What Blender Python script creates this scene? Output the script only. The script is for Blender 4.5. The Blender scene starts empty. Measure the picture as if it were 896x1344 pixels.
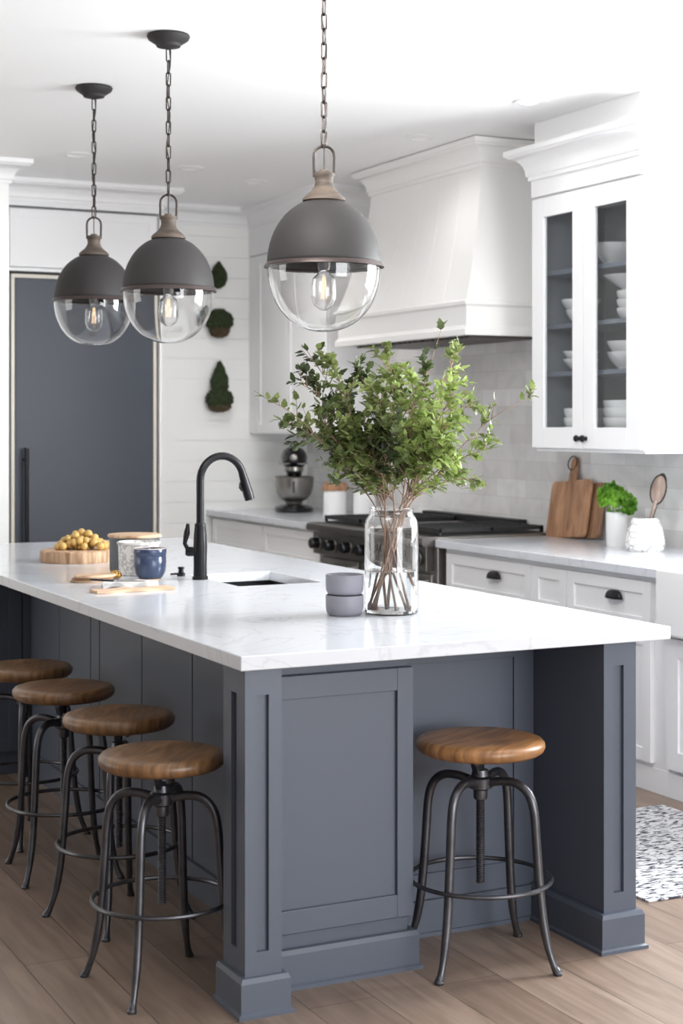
import bpy, bmesh, math, random
from mathutils import Vector, Matrix
random.seed(7)
PI = math.pi
sc = bpy.context.scene
COL = sc.collection

# ------------------------------------------------------------------ materials
def s2l(c):
    return tuple(((v/255)/12.92 if v/255 <= .04045 else ((v/255+.055)/1.055)**2.4) for v in c) + (1,)

def new_mat(name):
    m = bpy.data.materials.new(name); m.use_nodes = True
    nt = m.node_tree; b = nt.nodes['Principled BSDF']
    return m, nt, b

def inp(b, k, v):
    if k in b.inputs: b.inputs[k].default_value = v

def plain(name, rgb, rough=.5, metal=0, bump=0, bscale=60, var=.0, vscale=3, spec=.5, coat=0, stretch=(1, 1, 1)):
    m, nt, b = new_mat(name)
    c = s2l(rgb); inp(b, 'Base Color', c); inp(b, 'Roughness', rough); inp(b, 'Metallic', metal)
    inp(b, 'Specular IOR Level', spec); inp(b, 'Coat Weight', coat)
    N = nt.nodes; L = nt.links
    tc = N.new('ShaderNodeTexCoord'); mp = N.new('ShaderNodeMapping'); L.new(tc.outputs['Object'], mp.inputs[0])
    mp.inputs['Scale'].default_value = stretch
    if var:
        n = N.new('ShaderNodeTexNoise'); n.inputs['Scale'].default_value = vscale; n.inputs['Detail'].default_value = 4
        r = N.new('ShaderNodeValToRGB')
        r.color_ramp.elements[0].position = .3; r.color_ramp.elements[1].position = .7
        r.color_ramp.elements[0].color = tuple(max(0, x*(1-var)) for x in c[:3])+(1,)
        r.color_ramp.elements[1].color = tuple(min(1, x*(1+var)) for x in c[:3])+(1,)
        L.new(mp.outputs[0], n.inputs['Vector']); L.new(n.outputs[0], r.inputs[0]); L.new(r.outputs[0], b.inputs['Base Color'])
    if bump:
        n2 = N.new('ShaderNodeTexNoise'); n2.inputs['Scale'].default_value = bscale
        bp = N.new('ShaderNodeBump'); bp.inputs['Strength'].default_value = bump; bp.inputs['Distance'].default_value = .004
        L.new(mp.outputs[0], n2.inputs['Vector']); L.new(n2.outputs[0], bp.inputs['Height']); L.new(bp.outputs[0], b.inputs['Normal'])
    return m

def wood(name, c1, c2, scale=6, stretch=(1, 12, 1), rough=.45, rot=0, coat=0.0):
    m, nt, b = new_mat(name); N = nt.nodes; L = nt.links
    tc = N.new('ShaderNodeTexCoord'); mp = N.new('ShaderNodeMapping'); L.new(tc.outputs['Object'], mp.inputs[0])
    mp.inputs['Scale'].default_value = stretch; mp.inputs['Rotation'].default_value = (0, 0, rot)
    n = N.new('ShaderNodeTexNoise'); n.inputs['Scale'].default_value = scale; n.inputs['Detail'].default_value = 8
    n.inputs['Distortion'].default_value = .6
    r = N.new('ShaderNodeValToRGB'); e = r.color_ramp.elements
    e[0].position = .34; e[0].color = s2l(c1); e[1].position = .66; e[1].color = s2l(c2)
    L.new(mp.outputs[0], n.inputs['Vector']); L.new(n.outputs[0], r.inputs[0]); L.new(r.outputs[0], b.inputs['Base Color'])
    inp(b, 'Roughness', rough); inp(b, 'Coat Weight', coat); inp(b, 'Coat Roughness', .3)
    bp = N.new('ShaderNodeBump'); bp.inputs['Strength'].default_value = .12; bp.inputs['Distance'].default_value = .002
    L.new(n.outputs[0], bp.inputs['Height']); L.new(bp.outputs[0], b.inputs['Normal'])
    return m

def floor_mat():
    m, nt, b = new_mat('oak_planks'); N = nt.nodes; L = nt.links
    tc = N.new('ShaderNodeTexCoord'); mp = N.new('ShaderNodeMapping'); L.new(tc.outputs['Object'], mp.inputs[0])
    mp.inputs['Rotation'].default_value = (0, 0, PI/2)
    br = N.new('ShaderNodeTexBrick'); br.offset = .37; br.squash = 1
    br.inputs['Scale'].default_value = 1; br.inputs['Brick Width'].default_value = 1.75; br.inputs['Row Height'].default_value = .19
    br.inputs['Mortar Size'].default_value = .0016; br.inputs['Mortar Smooth'].default_value = .1
    br.inputs['Color1'].default_value = s2l((124, 105, 92)); br.inputs['Color2'].default_value = s2l((150, 131, 117))
    br.inputs['Mortar'].default_value = s2l((78, 66, 58)); br.inputs['Bias'].default_value = 0
    L.new(mp.outputs[0], br.inputs['Vector'])
    m2 = N.new('ShaderNodeMapping'); m2.inputs['Scale'].default_value = (9, .8, 1); L.new(tc.outputs['Object'], m2.inputs[0])
    n = N.new('ShaderNodeTexNoise'); n.inputs['Scale'].default_value = 2.4; n.inputs['Detail'].default_value = 9; n.inputs['Distortion'].default_value = 1.1
    L.new(m2.outputs[0], n.inputs['Vector'])
    rp = N.new('ShaderNodeValToRGB'); rp.color_ramp.elements[0].position = .32; rp.color_ramp.elements[1].position = .68
    rp.color_ramp.elements[0].color = (.62, .60, .58, 1); rp.color_ramp.elements[1].color = (1.12, 1.12, 1.12, 1)
    L.new(n.outputs[0], rp.inputs[0])
    mx = N.new('ShaderNodeMix'); mx.data_type = 'RGBA'; mx.blend_type = 'MULTIPLY'; mx.inputs[0].default_value = .85
    L.new(br.outputs['Color'], mx.inputs[6]); L.new(rp.outputs[0], mx.inputs[7]); L.new(mx.outputs[2], b.inputs['Base Color'])
    inp(b, 'Roughness', .38)
    bp = N.new('ShaderNodeBump'); bp.inputs['Strength'].default_value = .25; bp.inputs['Distance'].default_value = .002
    iv = N.new('ShaderNodeMath'); iv.operation = 'SUBTRACT'; iv.inputs[0].default_value = 1; L.new(br.outputs['Fac'], iv.inputs[1])
    L.new(iv.outputs[0], bp.inputs['Height']); L.new(bp.outputs[0], b.inputs['Normal'])
    return m

def tile_mat():
    m, nt, b = new_mat('marble_subway_tile'); N = nt.nodes; L = nt.links
    tc = N.new('ShaderNodeTexCoord'); sp = N.new('ShaderNodeSeparateXYZ'); L.new(tc.outputs['Object'], sp.inputs[0])
    cb = N.new('ShaderNodeCombineXYZ'); L.new(sp.outputs['Y'], cb.inputs[0]); L.new(sp.outputs['Z'], cb.inputs[1])
    br = N.new('ShaderNodeTexBrick'); br.offset = .5
    br.inputs['Scale'].default_value = 1; br.inputs['Brick Width'].default_value = .30; br.inputs['Row Height'].default_value = .10
    br.inputs['Mortar Size'].default_value = .0014; br.inputs['Color1'].default_value = s2l((214, 212, 210)); br.inputs['Color2'].default_value = s2l((237, 236, 235))
    br.inputs['Mortar'].default_value = s2l((205, 203, 201)); L.new(cb.outputs[0], br.inputs['Vector'])
    n = N.new('ShaderNodeTexNoise'); n.inputs['Scale'].default_value = 5; n.inputs['Detail'].default_value = 8; n.inputs['Distortion'].default_value = 1.5
    L.new(tc.outputs['Object'], n.inputs['Vector'])
    rp = N.new('ShaderNodeValToRGB'); rp.color_ramp.elements[0].position = .35; rp.color_ramp.elements[1].position = .6
    rp.color_ramp.elements[0].color = (.86, .86, .87, 1); rp.color_ramp.elements[1].color = (1, 1, 1, 1); L.new(n.outputs[0], rp.inputs[0])
    mx = N.new('ShaderNodeMix'); mx.data_type = 'RGBA'; mx.blend_type = 'MULTIPLY'; mx.inputs[0].default_value = .7
    L.new(br.outputs['Color'], mx.inputs[6]); L.new(rp.outputs[0], mx.inputs[7]); L.new(mx.outputs[2], b.inputs['Base Color'])
    inp(b, 'Roughness', .22)
    return m

def quartz_mat():
    m, nt, b = new_mat('white_quartz'); N = nt.nodes; L = nt.links
    tc = N.new('ShaderNodeTexCoord')
    n = N.new('ShaderNodeTexNoise'); n.inputs['Scale'].default_value = 1.6; n.inputs['Detail'].default_value = 10; n.inputs['Distortion'].default_value = 2.2
    L.new(tc.outputs['Object'], n.inputs['Vector'])
    rp = N.new('ShaderNodeValToRGB'); e = rp.color_ramp.elements
    e[0].position = .485; e[0].color = s2l((217, 220, 226)); e[1].position = .515; e[1].color = s2l((217, 220, 226))
    k = e.new(.5); k.color = s2l((206, 208, 213))
    L.new(n.outputs[0], rp.inputs[0]); L.new(rp.outputs[0], b.inputs['Base Color'])
    inp(b, 'Roughness', .14)
    return m

def glass(name, rgb=(255, 255, 255), ior=1.45, rough=0):
    m, nt, b = new_mat(name)
    inp(b, 'Base Color', s2l(rgb)); inp(b, 'Roughness', rough); inp(b, 'Transmission Weight', 1); inp(b, 'IOR', ior)
    return m

def thin_glass(name, tint=(.97, .98, .98, 1)):
    m = bpy.data.materials.new(name); m.use_nodes = True; nt = m.node_tree; N = nt.nodes; L = nt.links
    N.clear(); o = N.new('ShaderNodeOutputMaterial'); t = N.new('ShaderNodeBsdfTransparent'); g = N.new('ShaderNodeBsdfGlossy')
    t.inputs[0].default_value = tint; g.inputs['Roughness'].default_value = .02
    lw = N.new('ShaderNodeLayerWeight'); lw.inputs[0].default_value = .5; pw = N.new('ShaderNodeMath'); pw.operation = 'POWER'; pw.inputs[1].default_value = 5
    f = N.new('ShaderNodeMath'); f.operation = 'MULTIPLY_ADD'; f.inputs[1].default_value = .9; f.inputs[2].default_value = .04; mx = N.new('ShaderNodeMixShader')
    L.new(lw.outputs['Facing'], pw.inputs[0]); L.new(pw.outputs[0], f.inputs[0]); L.new(f.outputs[0], mx.inputs[0]); L.new(t.outputs[0], mx.inputs[1]); L.new(g.outputs[0], mx.inputs[2]); L.new(mx.outputs[0], o.inputs[0])
    return m

def rug_mat():
    m, nt, b = new_mat('woven_rug'); N = nt.nodes; L = nt.links
    tc = N.new('ShaderNodeTexCoord'); mp = N.new('ShaderNodeMapping'); L.new(tc.outputs['Object'], mp.inputs[0])
    mp.inputs['Scale'].default_value = (26, 85, 1)
    n = N.new('ShaderNodeTexNoise'); n.inputs['Scale'].default_value = 1.0; n.inputs['Detail'].default_value = 3; n.inputs['Distortion'].default_value = .8
    L.new(mp.outputs[0], n.inputs['Vector'])
    rp = N.new('ShaderNodeValToRGB'); rp.color_ramp.elements[0].position = .43; rp.color_ramp.elements[1].position = .50
    rp.color_ramp.elements[0].color = s2l((64, 66, 76)); rp.color_ramp.elements[1].color = s2l((200, 199, 200))
    L.new(n.outputs[0], rp.inputs[0]); L.new(rp.outputs[0], b.inputs['Base Color'])
    bp = N.new('ShaderNodeBump'); bp.inputs['Strength'].default_value = .6; bp.inputs['Distance'].default_value = .006
    L.new(n.outputs[0], bp.inputs['Height']); L.new(bp.outputs[0], b.inputs['Normal'])
    inp(b, 'Roughness', .95); inp(b, 'Specular IOR Level', .1)
    return m

def vein_mat(name, base=(240, 240, 240), line=(120, 120, 122), scale=14, w=.04, cell=True):
    m, nt, b = new_mat(name); N = nt.nodes; L = nt.links
    tc = N.new('ShaderNodeTexCoord')
    if cell:
        n = N.new('ShaderNodeTexVoronoi'); n.feature = 'DISTANCE_TO_EDGE'; n.inputs['Scale'].default_value = scale
        rp = N.new('ShaderNodeValToRGB'); e = rp.color_ramp.elements
        e[0].position = 0; e[0].color = s2l(line); e[1].position = w; e[1].color = s2l(base)
        out = n.outputs['Distance']
    else:
        n = N.new('ShaderNodeTexNoise'); n.inputs['Scale'].default_value = scale; n.inputs['Detail'].default_value = 8; n.inputs['Distortion'].default_value = 1.5
        rp = N.new('ShaderNodeValToRGB'); e = rp.color_ramp.elements
        e[0].position = .40; e[0].color = s2l(line); e[1].position = .52; e[1].color = s2l(base)
        out = n.outputs[0]
    L.new(tc.outputs['Object'], n.inputs['Vector']); L.new(out, rp.inputs[0]); L.new(rp.outputs[0], b.inputs['Base Color'])
    inp(b, 'Roughness', .45)
    return m

def leaf_mat(name, c1, c2):
    m, nt, b = new_mat(name); N = nt.nodes; L = nt.links
    tc = N.new('ShaderNodeTexCoord'); n = N.new('ShaderNodeTexNoise'); n.inputs['Scale'].default_value = 9
    L.new(tc.outputs['Object'], n.inputs['Vector'])
    rp = N.new('ShaderNodeValToRGB'); e = rp.color_ramp.elements
    e[0].position = .38; e[0].color = s2l(c1); e[1].position = .62; e[1].color = s2l(c2)
    L.new(n.outputs[0], rp.inputs[0]); L.new(rp.outputs[0], b.inputs['Base Color']); inp(b, 'Roughness', .5)
    tr = N.new('ShaderNodeBsdfTranslucent'); L.new(rp.outputs[0], tr.inputs[0]); mx = N.new('ShaderNodeMixShader'); mx.inputs[0].default_value = .4
    L.new(b.outputs[0], mx.inputs[1]); L.new(tr.outputs[0], mx.inputs[2]); L.new(mx.outputs[0], N['Material Output'].inputs[0])
    return m

M = dict(
    wall=plain('white_wall_paint', (246, 246, 244), .6),
    greige=plain('greige_paint', (128, 122, 116), .7),
    ceil=plain('ceiling_paint', (250, 250, 250), .7),
    white=plain('white_cabinet_paint', (241, 241, 242), .38),
    hood=plain('warm_white_paint', (240, 239, 237), .45),
    blue=plain('slate_blue_paint', (86, 93, 106), .42, var=.03, vscale=2),
    fridge=plain('charcoal_blue_panel', (47, 54, 65), .42, var=.03),
    darkgap=plain('dark_gap', (20, 20, 22), .6),
    cream=plain('cream_trim', (214, 208, 196), .35),
    black=plain('matte_black_metal', (28, 28, 31), .32, metal=.6),
    blackp=plain('black_gloss', (22, 22, 24), .18),
    iron=plain('cast_iron', (26, 26, 28), .5, bump=.2, bscale=200),
    gun=plain('gunmetal_steel', (92, 92, 96), .36, metal=.85, var=.22, vscale=18),
    steel=plain('brushed_steel', (150, 147, 142), .28, metal=.9, var=.05, vscale=6),
    steeld=plain('dark_steel', (116, 112, 108), .3, metal=.9),
    dome=plain('graphite_shade', (48, 46, 46), .62, bump=.1, bscale=300, spec=.3),
    rim=plain('bronze_rim', (70, 60, 58), .4, metal=.6),
    chain=plain('dark_bronze_chain', (54, 47, 44), .4, metal=.7),
    neck=wood('weathered_wood', (60, 51, 44), (92, 80, 70), 8, (1, 1, 6), .7),
    seat=wood('oak_seat', (120, 82, 48), (176, 128, 82), 5, (1.5, 11, 1.5), .38, .5, .2),
    seatd=wood('dark_wood_seat', (92, 66, 42), (142, 104, 68), 5, (1.5, 11, 1.5), .4, 1.1, .2),  # same wood pattern as the oak seat in darker tones
    floor=floor_mat(), tile=tile_mat(), quartz=quartz_mat(), rug=rug_mat(),
    glass=glass('clear_glass'), water=glass('water', (248, 252, 252), 1.33), pane=thin_glass('cabinet_pane'),
    globe=thin_glass('globe_thin_glass', (.965, .97, .972, 1)),
    interior=plain('grey_blue_interior', (130, 135, 142), .6), shelf=plain('blue_grey_shelf', (92, 99, 114), .45),
    porcelain=plain('white_porcelain', (238, 238, 238), .2),
    greyc=plain('grey_ceramic', (134, 134, 144), .5, bump=.05),
    dgrey=plain('charcoal_ceramic', (84, 87, 92), .5),
    bluec=plain('blue_glaze', (54, 66, 92), .22, var=.15, vscale=30),
    bluel=plain('cup_inside', (214, 200, 190), .4),
    marblec=vein_mat('veined_marble', (226, 224, 220), (176, 173, 170), 40, cell=False),
    marblel=vein_mat('line_pattern_marble', (243, 242, 240), (140, 140, 143), 24, .07),
    acacia=wood('acacia', (134, 94, 66), (182, 138, 104), 5, (4, 4, 1), .5),
    walnut=wood('walnut', (118, 84, 62), (162, 124, 94), 5, (7, 7, 1), .5),
    lightwood=wood('light_wood', (168, 134, 104), (216, 186, 154), 6, (1, 10, 1), .55),
    barkw=wood('log_edge', (146, 108, 80), (212, 180, 146), 6, (6, 6, .6), .6),
    spoon=wood('grey_wood', (112, 94, 84), (166, 146, 134), 6, (5, 5, 1), .6),
    grape=plain('golden_grapes', (196, 160, 92), .35, var=.25, vscale=30),
    gold=plain('gold', (206, 160, 84), .25, metal=.9),
    cloth=plain('white_linen', (226, 224, 222), .9, bump=.3, bscale=400),
    tan=plain('tan_linen', (206, 176, 148), .9, bump=.3, bscale=400),
    bark=wood('twig_bark', (112, 82, 68), (168, 140, 118), 8, (1, 1, 1), .7),
    leaf=leaf_mat('leaf_green', (84, 98, 50), (140, 154, 92)), leaf2=leaf_mat('leaf_bright', (112, 132, 62), (164, 182, 108)),
    leafd=leaf_mat('leaf_dark', (58, 70, 42), (100, 114, 68)),
    herb=leaf_mat('herb_green', (74, 132, 32), (142, 196, 66)),
    moss=plain('moss', (40, 52, 26), .95, var=.4, vscale=40), mossb=plain('dry_moss', (76, 62, 44), .95, var=.4, vscale=60),
    plastic=plain('white_plastic', (238, 238, 238), .3),
    ledglow=plain('downlight_lens', (248, 248, 246), .4),
)
fm = bpy.data.materials.new('filament'); fm.use_nodes = True; fb = fm.node_tree.nodes['Principled BSDF']
inp(fb, 'Emission Color', (1, .62, .25, 1)); inp(fb, 'Emission Strength', 1.6); M['filament'] = fm

# ------------------------------------------------------------------ mesh helpers
class MB:
    def __init__(s): s.bm = bmesh.new()
    def box(s, x0, x1, y0, y1, z0, z1):
        x0, x1 = sorted((x0, x1)); y0, y1 = sorted((y0, y1)); z0, z1 = sorted((z0, z1))
        v = [s.bm.verts.new(p) for p in ((x0,y0,z0),(x1,y0,z0),(x1,y1,z0),(x0,y1,z0),(x0,y0,z1),(x1,y0,z1),(x1,y1,z1),(x0,y1,z1))]
        for f in ((0,3,2,1),(4,5,6,7),(0,1,5,4),(1,2,6,5),(2,3,7,6),(3,0,4,7)): s.bm.faces.new([v[i] for i in f])
        return s
    def lathe(s, prof, c=(0,0,0), n=40, sx=1, sy=1, cap0=False, cap1=False):
        rings = []
        for r, z in prof:
            if r < 1e-6: rings.append([s.bm.verts.new((c[0], c[1], c[2]+z))])
            else: rings.append([s.bm.verts.new((c[0]+r*sx*math.cos(2*PI*i/n), c[1]+r*sy*math.sin(2*PI*i/n), c[2]+z)) for i in range(n)])
        for a, b in zip(rings, rings[1:]):
            if len(a) == 1 and len(b) == 1: continue
            for i in range(n):
                j = (i+1) % n
                if len(a) == 1: s.bm.faces.new((a[0], b[j], b[i]))
                elif len(b) == 1: s.bm.faces.new((a[i], a[j], b[0]))
                else: s.bm.faces.new((a[i], a[j], b[j], b[i]))
        if cap0: s.bm.faces.new(list(reversed(rings[0])))
        if cap1: s.bm.faces.new(rings[-1])
        return s
    def cyl(s, c, r, z0, z1, n=32): return s.lathe([(0, z0), (r, z0), (r, z1), (0, z1)], c, n)
    def tube(s, pts, r, n=10, closed=False, flat=1):
        pts = [Vector(p) for p in pts]; m = len(pts)
        rr = r if isinstance(r, (list, tuple)) else [r]*m
        def tan(i):
            if closed: return (pts[(i+1) % m]-pts[i-1]).normalized()
            return (pts[min(i+1, m-1)]-pts[max(i-1, 0)]).normalized()
        t = tan(0); up = Vector((0, 0, 1)) if abs(t.z) < .9 else Vector((1, 0, 0))
        u = t.cross(up).normalized(); rings = []
        for i in range(m):
            t = tan(i); u = (u-t*u.dot(t)).normalized(); w = t.cross(u)
            rings.append([s.bm.verts.new(pts[i]+(u*math.cos(2*PI*k/n)+w*math.sin(2*PI*k/n)*flat)*rr[i]) for k in range(n)])
        for i in range(m if closed else m-1):
            a, b = rings[i], rings[(i+1) % m]
            for k in range(n): s.bm.faces.new((a[k], a[(k+1) % n], b[(k+1) % n], b[k]))
        if not closed:
            s.bm.faces.new(list(reversed(rings[0]))); s.bm.faces.new(rings[-1])
        return s
    def prism(s, poly, axis, a0, a1):
        """poly: 2-D points; axis 'x' -> (y,z), 'y' -> (x,z), 'z' -> (x,y)"""
        def P(p, a): return {'x': (a, p[0], p[1]), 'y': (p[0], a, p[1]), 'z': (p[0], p[1], a)}[axis]
        A = [s.bm.verts.new(P(p, a0)) for p in poly]; B = [s.bm.verts.new(P(p, a1)) for p in poly]
        s.bm.faces.new(A); s.bm.faces.new(list(reversed(B))); n = len(poly)
        for i in range(n): s.bm.faces.new((A[i], B[i], B[(i+1) % n], A[(i+1) % n]))
        return s
    def ell(s, c, rx, ry, rz, u=20, v=12, z0=-1, z1=1):
        prof = []
        for i in range(v+1):
            a = math.asin(z0)+(math.asin(z1)-math.asin(z0))*i/v
            prof.append((max(0, math.cos(a)) if abs(abs(a)-PI/2) > 1e-4 else 0, math.sin(a)*rz))
        return s.lathe(prof, c, u, rx, ry)
    def shaker(s, ax, f, u0, u1, z0, z1, st=.055, th=.022, dp=.010, rl=None):
        """recessed-panel front. ax 'x': faces -X at X=f ; 'y': faces -Y at Y=f"""
        rl = rl or st
        def b(ua, ub, za, zb, d0, d1):
            if ax == 'x': s.box(f+d0, f+d1, ua, ub, za, zb)
            else: s.box(ua, ub, f+d0, f+d1, za, zb)
        u0, u1 = sorted((u0, u1))
        b(u0+st-.001, u1-st+.001, z0+rl-.001, z1-rl+.001, dp, th)
        b(u0, u0+st, z0, z1, 0, th); b(u1-st, u1, z0, z1, 0, th)
        b(u0+st, u1-st, z0, z0+rl, 0, th); b(u0+st, u1-st, z1-rl, z1, 0, th)
        return s
    def xf(s, mat): bmesh.ops.transform(s.bm, matrix=mat, verts=s.bm.verts[:]); return s
    def build(s, name, mat, parent=None, local=False, origin=None, smooth=False, bevel=0, solid=0, sub=0, seg=2, ang=35):
        off = Vector((0, 0, 0))
        if parent is not None and not local: off = WL[parent.name]
        elif origin is not None: off = Vector(origin)
        if off.length: bmesh.ops.translate(s.bm, vec=-off, verts=s.bm.verts[:])
        bmesh.ops.recalc_face_normals(s.bm, faces=s.bm.faces[:])
        me = bpy.data.meshes.new(name); s.bm.to_mesh(me); s.bm.free()
        me.materials.append(M[mat] if isinstance(mat, str) else mat)
        if smooth:
            for p in me.polygons: p.use_smooth = True
            try: me.set_sharp_from_angle(angle=math.radians(ang))
            except Exception: pass
        o = bpy.data.objects.new(name, me); COL.objects.link(o)
        if parent is not None: o.parent = parent; WL[o.name] = off.copy() if not local else Vector((0, 0, 0))
        else: o.location = off; WL[o.name] = off.copy()
        if parent is not None: pass
        if solid:
            md = o.modifiers.new('s', 'SOLIDIFY'); md.thickness = solid; md.offset = -1
        if bevel:
            md = o.modifiers.new('b', 'BEVEL'); md.width = bevel; md.segments = seg; md.limit_method = 'ANGLE'; md.angle_limit = .6
            md.harden_normals = False
        if sub:
            md = o.modifiers.new('u', 'SUBSURF'); md.levels = sub; md.render_levels = sub
        return o
WL = {}
def thing(name, loc, label, cat, group=None, rz=0):
    o = bpy.data.objects.new(name, None); COL.objects.link(o); o.location = loc; o.rotation_euler = (0, 0, rz)
    o.empty_display_size = .1
    WL[o.name] = Vector(loc)
    return tag(o, label, cat, group)
def tag(o, label, cat, group=None):
    o['label'] = label; o['category'] = cat
    if group: o['group'] = group
    return o
def struct(o): o['kind'] = 'structure'; return o
def copy_tree(o, parent=None):
    c = o.copy(); COL.objects.link(c)
    if parent is not None: c.parent = parent
    for ch in list(o.children): copy_tree(ch, c)
    return c
def cur(pts, n=8):
    """Catmull-Rom through pts"""
    P = [Vector(p) for p in pts]; P = [P[0]*2-P[1]]+P+[P[-1]*2-P[-2]]; out = []
    for i in range(1, len(P)-2):
        for k in range(n):
            t = k/n; a, b, c, d = P[i-1:i+3]
            out.append(.5*((2*b)+(-a+c)*t+(2*a-5*b+4*c-d)*t*t+(-a+3*b-3*c+d)*t**3))
    out.append(P[-2]); return out

CEIL = 2.98
XR = 3.2     # right wall
YB = 6.4     # back wall
CT = .92     # counter top height
# ------------------------------------------------------------------ room shell
struct(MB().box(-5, XR+.2, -6.5, YB+.2, -.1, 0).build('floor', 'floor'))
struct(MB().box(-5, XR+.2, -6.5, YB+.2, CEIL, CEIL+.1).build('ceiling', 'ceil'))
# right wall with window opening above the sink
wy0, wy1, wz0, wz1 = -.35, 1.25, 1.12, 2.5
w = MB()
w.box(XR, XR+.15, wy1, YB+.15, 0, CEIL); w.box(XR, XR+.15, -6.5, wy0, 0, CEIL)
w.box(XR, XR+.15, wy0, wy1, 0, wz0); w.box(XR, XR+.15, wy0, wy1, wz1, CEIL)
struct(w.build('wall_right', 'wall'))
wn = MB()
for a, b in ((wy0, wy0+.05), (wy1-.05, wy1), ((wy0+wy1)/2-.02, (wy0+wy1)/2+.02)): wn.box(XR+.03, XR+.08, a, b, wz0, wz1)
for a, b in ((wz0, wz0+.05), (wz1-.05, wz1), (1.8, 1.83)): wn.box(XR+.031, XR+.079, wy0+.05, wy1-.05, a, b)
struct(wn.build('window_1', 'white'))
struct(MB().box(-5.1, -5, -6.5, YB+.2, 0, CEIL).build('wall_left', 'greige'))
# backsplash tiles on right wall
struct(MB().box(XR-.008, XR, 1.3, YB, CT, 2.3).build('wall_backsplash', 'tile'))
# back wall as painted shiplap boards
w = MB(); w.box(-5, XR, YB+.012, YB+.15, 0, CEIL)
z = 0
while z < CEIL:
    w.box(-5, XR, YB, YB+.012, z+.0015, min(z+.1375, CEIL)); z += .139
struct(w.build('wall_back', 'wall'))
# tall white return wall left of the refrigerator
struct(MB().box(-5, .737, 5.1, YB, 0, CEIL).build('wall_pantry', 'wall', bevel=.003))

def sweep(path, prof, closed=False):
    """mitred moulding; prof=(outward, z); room lies to the right of the path"""
    mb = MB(); P = [Vector((p[0], p[1])) for p in path]; rings = []
    for i, p in enumerate(P):
        ds = []
        if i > 0: ds.append((P[i]-P[i-1]).normalized())
        if i < len(P)-1: ds.append((P[i+1]-P[i]).normalized())
        ns = [Vector((d.y, -d.x)) for d in ds]
        if len(ns) == 1: m = ns[0]
        else: m = (ns[0]+ns[1]); m = m/(1+ns[0].dot(ns[1]))
        rings.append([mb.bm.verts.new((p.x+m.x*o, p.y+m.y*o, z)) for o, z in prof])
    n = len(prof)
    for a, b in zip(rings, rings[1:]):
        for k in range(n): mb.bm.faces.new((a[k], b[k], b[(k+1) % n], a[(k+1) % n]))
    mb.bm.faces.new(rings[0]); mb.bm.faces.new(list(reversed(rings[-1])))
    return mb
def crown(top, h, o):
    # cove-and-bead crown profile between top-h and top, projecting o
    P = [(0, top-h), (.012, top-h), (.012, top-h+.018), (.02, top-h+.024)]
    for i in range(1, 7):
        a = i/6*PI/2; P.append((.02+(o-.035)*(1-math.cos(a)), top-h+.024+(h-.06)*math.sin(a)))
    P += [(o-.012, top-.03), (o, top-.024), (o, top), (0, top)]
    return P
struct(sweep([(-4.9, 5.1), (.737, 5.1), (.737, 5.75), (1.875, 5.75), (1.875, 6.4), (2.75, 6.4), (2.75, 5.17), (3.19, 5.17)], crown(CEIL, .13, .11)).build('trim_1', 'white', smooth=True, ang=30))

# recessed ceiling lights
dl = [(2.45, 2.42, 'recessed round ceiling light nearest the glass-door cabinet'), (2.44, 3.435, 'recessed round ceiling light above the pendant side of the range hood'),
      (2.275, 5.19, 'small recessed ceiling light in front of the far white wall cabinets'), (1.735, 4.88, 'small recessed ceiling light between the middle pendant chain and the far corner'),
      (1.01, 4.72, 'recessed ceiling light in front of the refrigerator crown moulding')]
for x, y, lb in dl:
    t = thing('ceiling_downlight', (x, y, CEIL), lb, 'ceiling light', 'recessed ceiling lights')
    MB().lathe([(.052, -.001), (.075, -.001), (.078, -.006), (.05, -.008), (.05, -.001)], (x, y, CEIL), 36).build('trim_ring', 'white', t, smooth=True)
    MB().lathe([(0, -.004), (.05, -.004), (.05, -.001), (0, -.001)], (x, y, CEIL), 36).build('lens', 'ledglow', t)

# ------------------------------------------------------------------ island
isl = thing('kitchen_island', (.7, 2.0, 0), 'large slate blue panelled kitchen island base under the white quartz top', 'kitchen island')
BT = CT-.038
b = MB(); b.box(.31, 1.225, .40, 3.95, 0, BT-.30); b.box(.31, .62, .40, 3.95, BT-.30, BT-.002)
b.box(1.08, 1.225, .40, 3.95, BT-.30, BT-.002); b.box(.62, 1.08, .40, 1.5, BT-.30, BT-.002); b.box(.62, 1.08, 2.2, 3.95, BT-.30, BT-.002)
b.build('body', 'blue', isl)
# near-left corner post with fluted slots
def post(x0, x1, y0, y1, slot_front, slot_left, name='corner_post'):
    mb = MB(); d = .013
    mb.box(x0+(d if slot_left else 0), x1, y0+d, y1, 0.02, BT-.002)
    a, c, zb, zt = slot_front
    mb.box(x0, a, y0, y0+d, .02, BT-.002); mb.box(c, x1, y0, y0+d, .02, BT-.002)
    mb.box(a, c, y0, y0+d, .02, zb); mb.box(a, c, y0, y0+d, zt, BT-.002)
    if slot_left:
        e, f = slot_left
        mb.box(x0, x0+d, y0+d, e, .02, BT-.002); mb.box(x0, x0+d, f, y1, .02, BT-.002)
        mb.box(x0, x0+d, e, f, .02, zb); mb.box(x0, x0+d, e, f, zt, BT-.002)
    return mb.build(name, 'blue', isl)
post(.02, .122, .02, .165, (.052, .086, .16, .815), (.075, .112))
post(1.128, 1.24, .02, .40, (1.162, 1.197, .165, .815), None)
def plinth(path, name, h=.10):
    return sweep(path, [(-.002, 0), (.026, 0), (.026, .010), (.018, .014), (.018, h-.012), (.012, h), (-.002, h)]).build(name, 'blue', isl)
plinth([(.02, .165), (.02, .02), (.122, .02), (.122, .165)][::-1][::-1], 'post_base') if False else None
# plinth paths run with the room on their right-hand side
plinth([(.02, .175), (.02, .02), (.122, .02), (.122, .165)][::1], 'post_base')
plinth([(1.128, .38), (1.128, .02), (1.24, .02), (1.24, 3.95)], 'post_base', .11)
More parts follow.
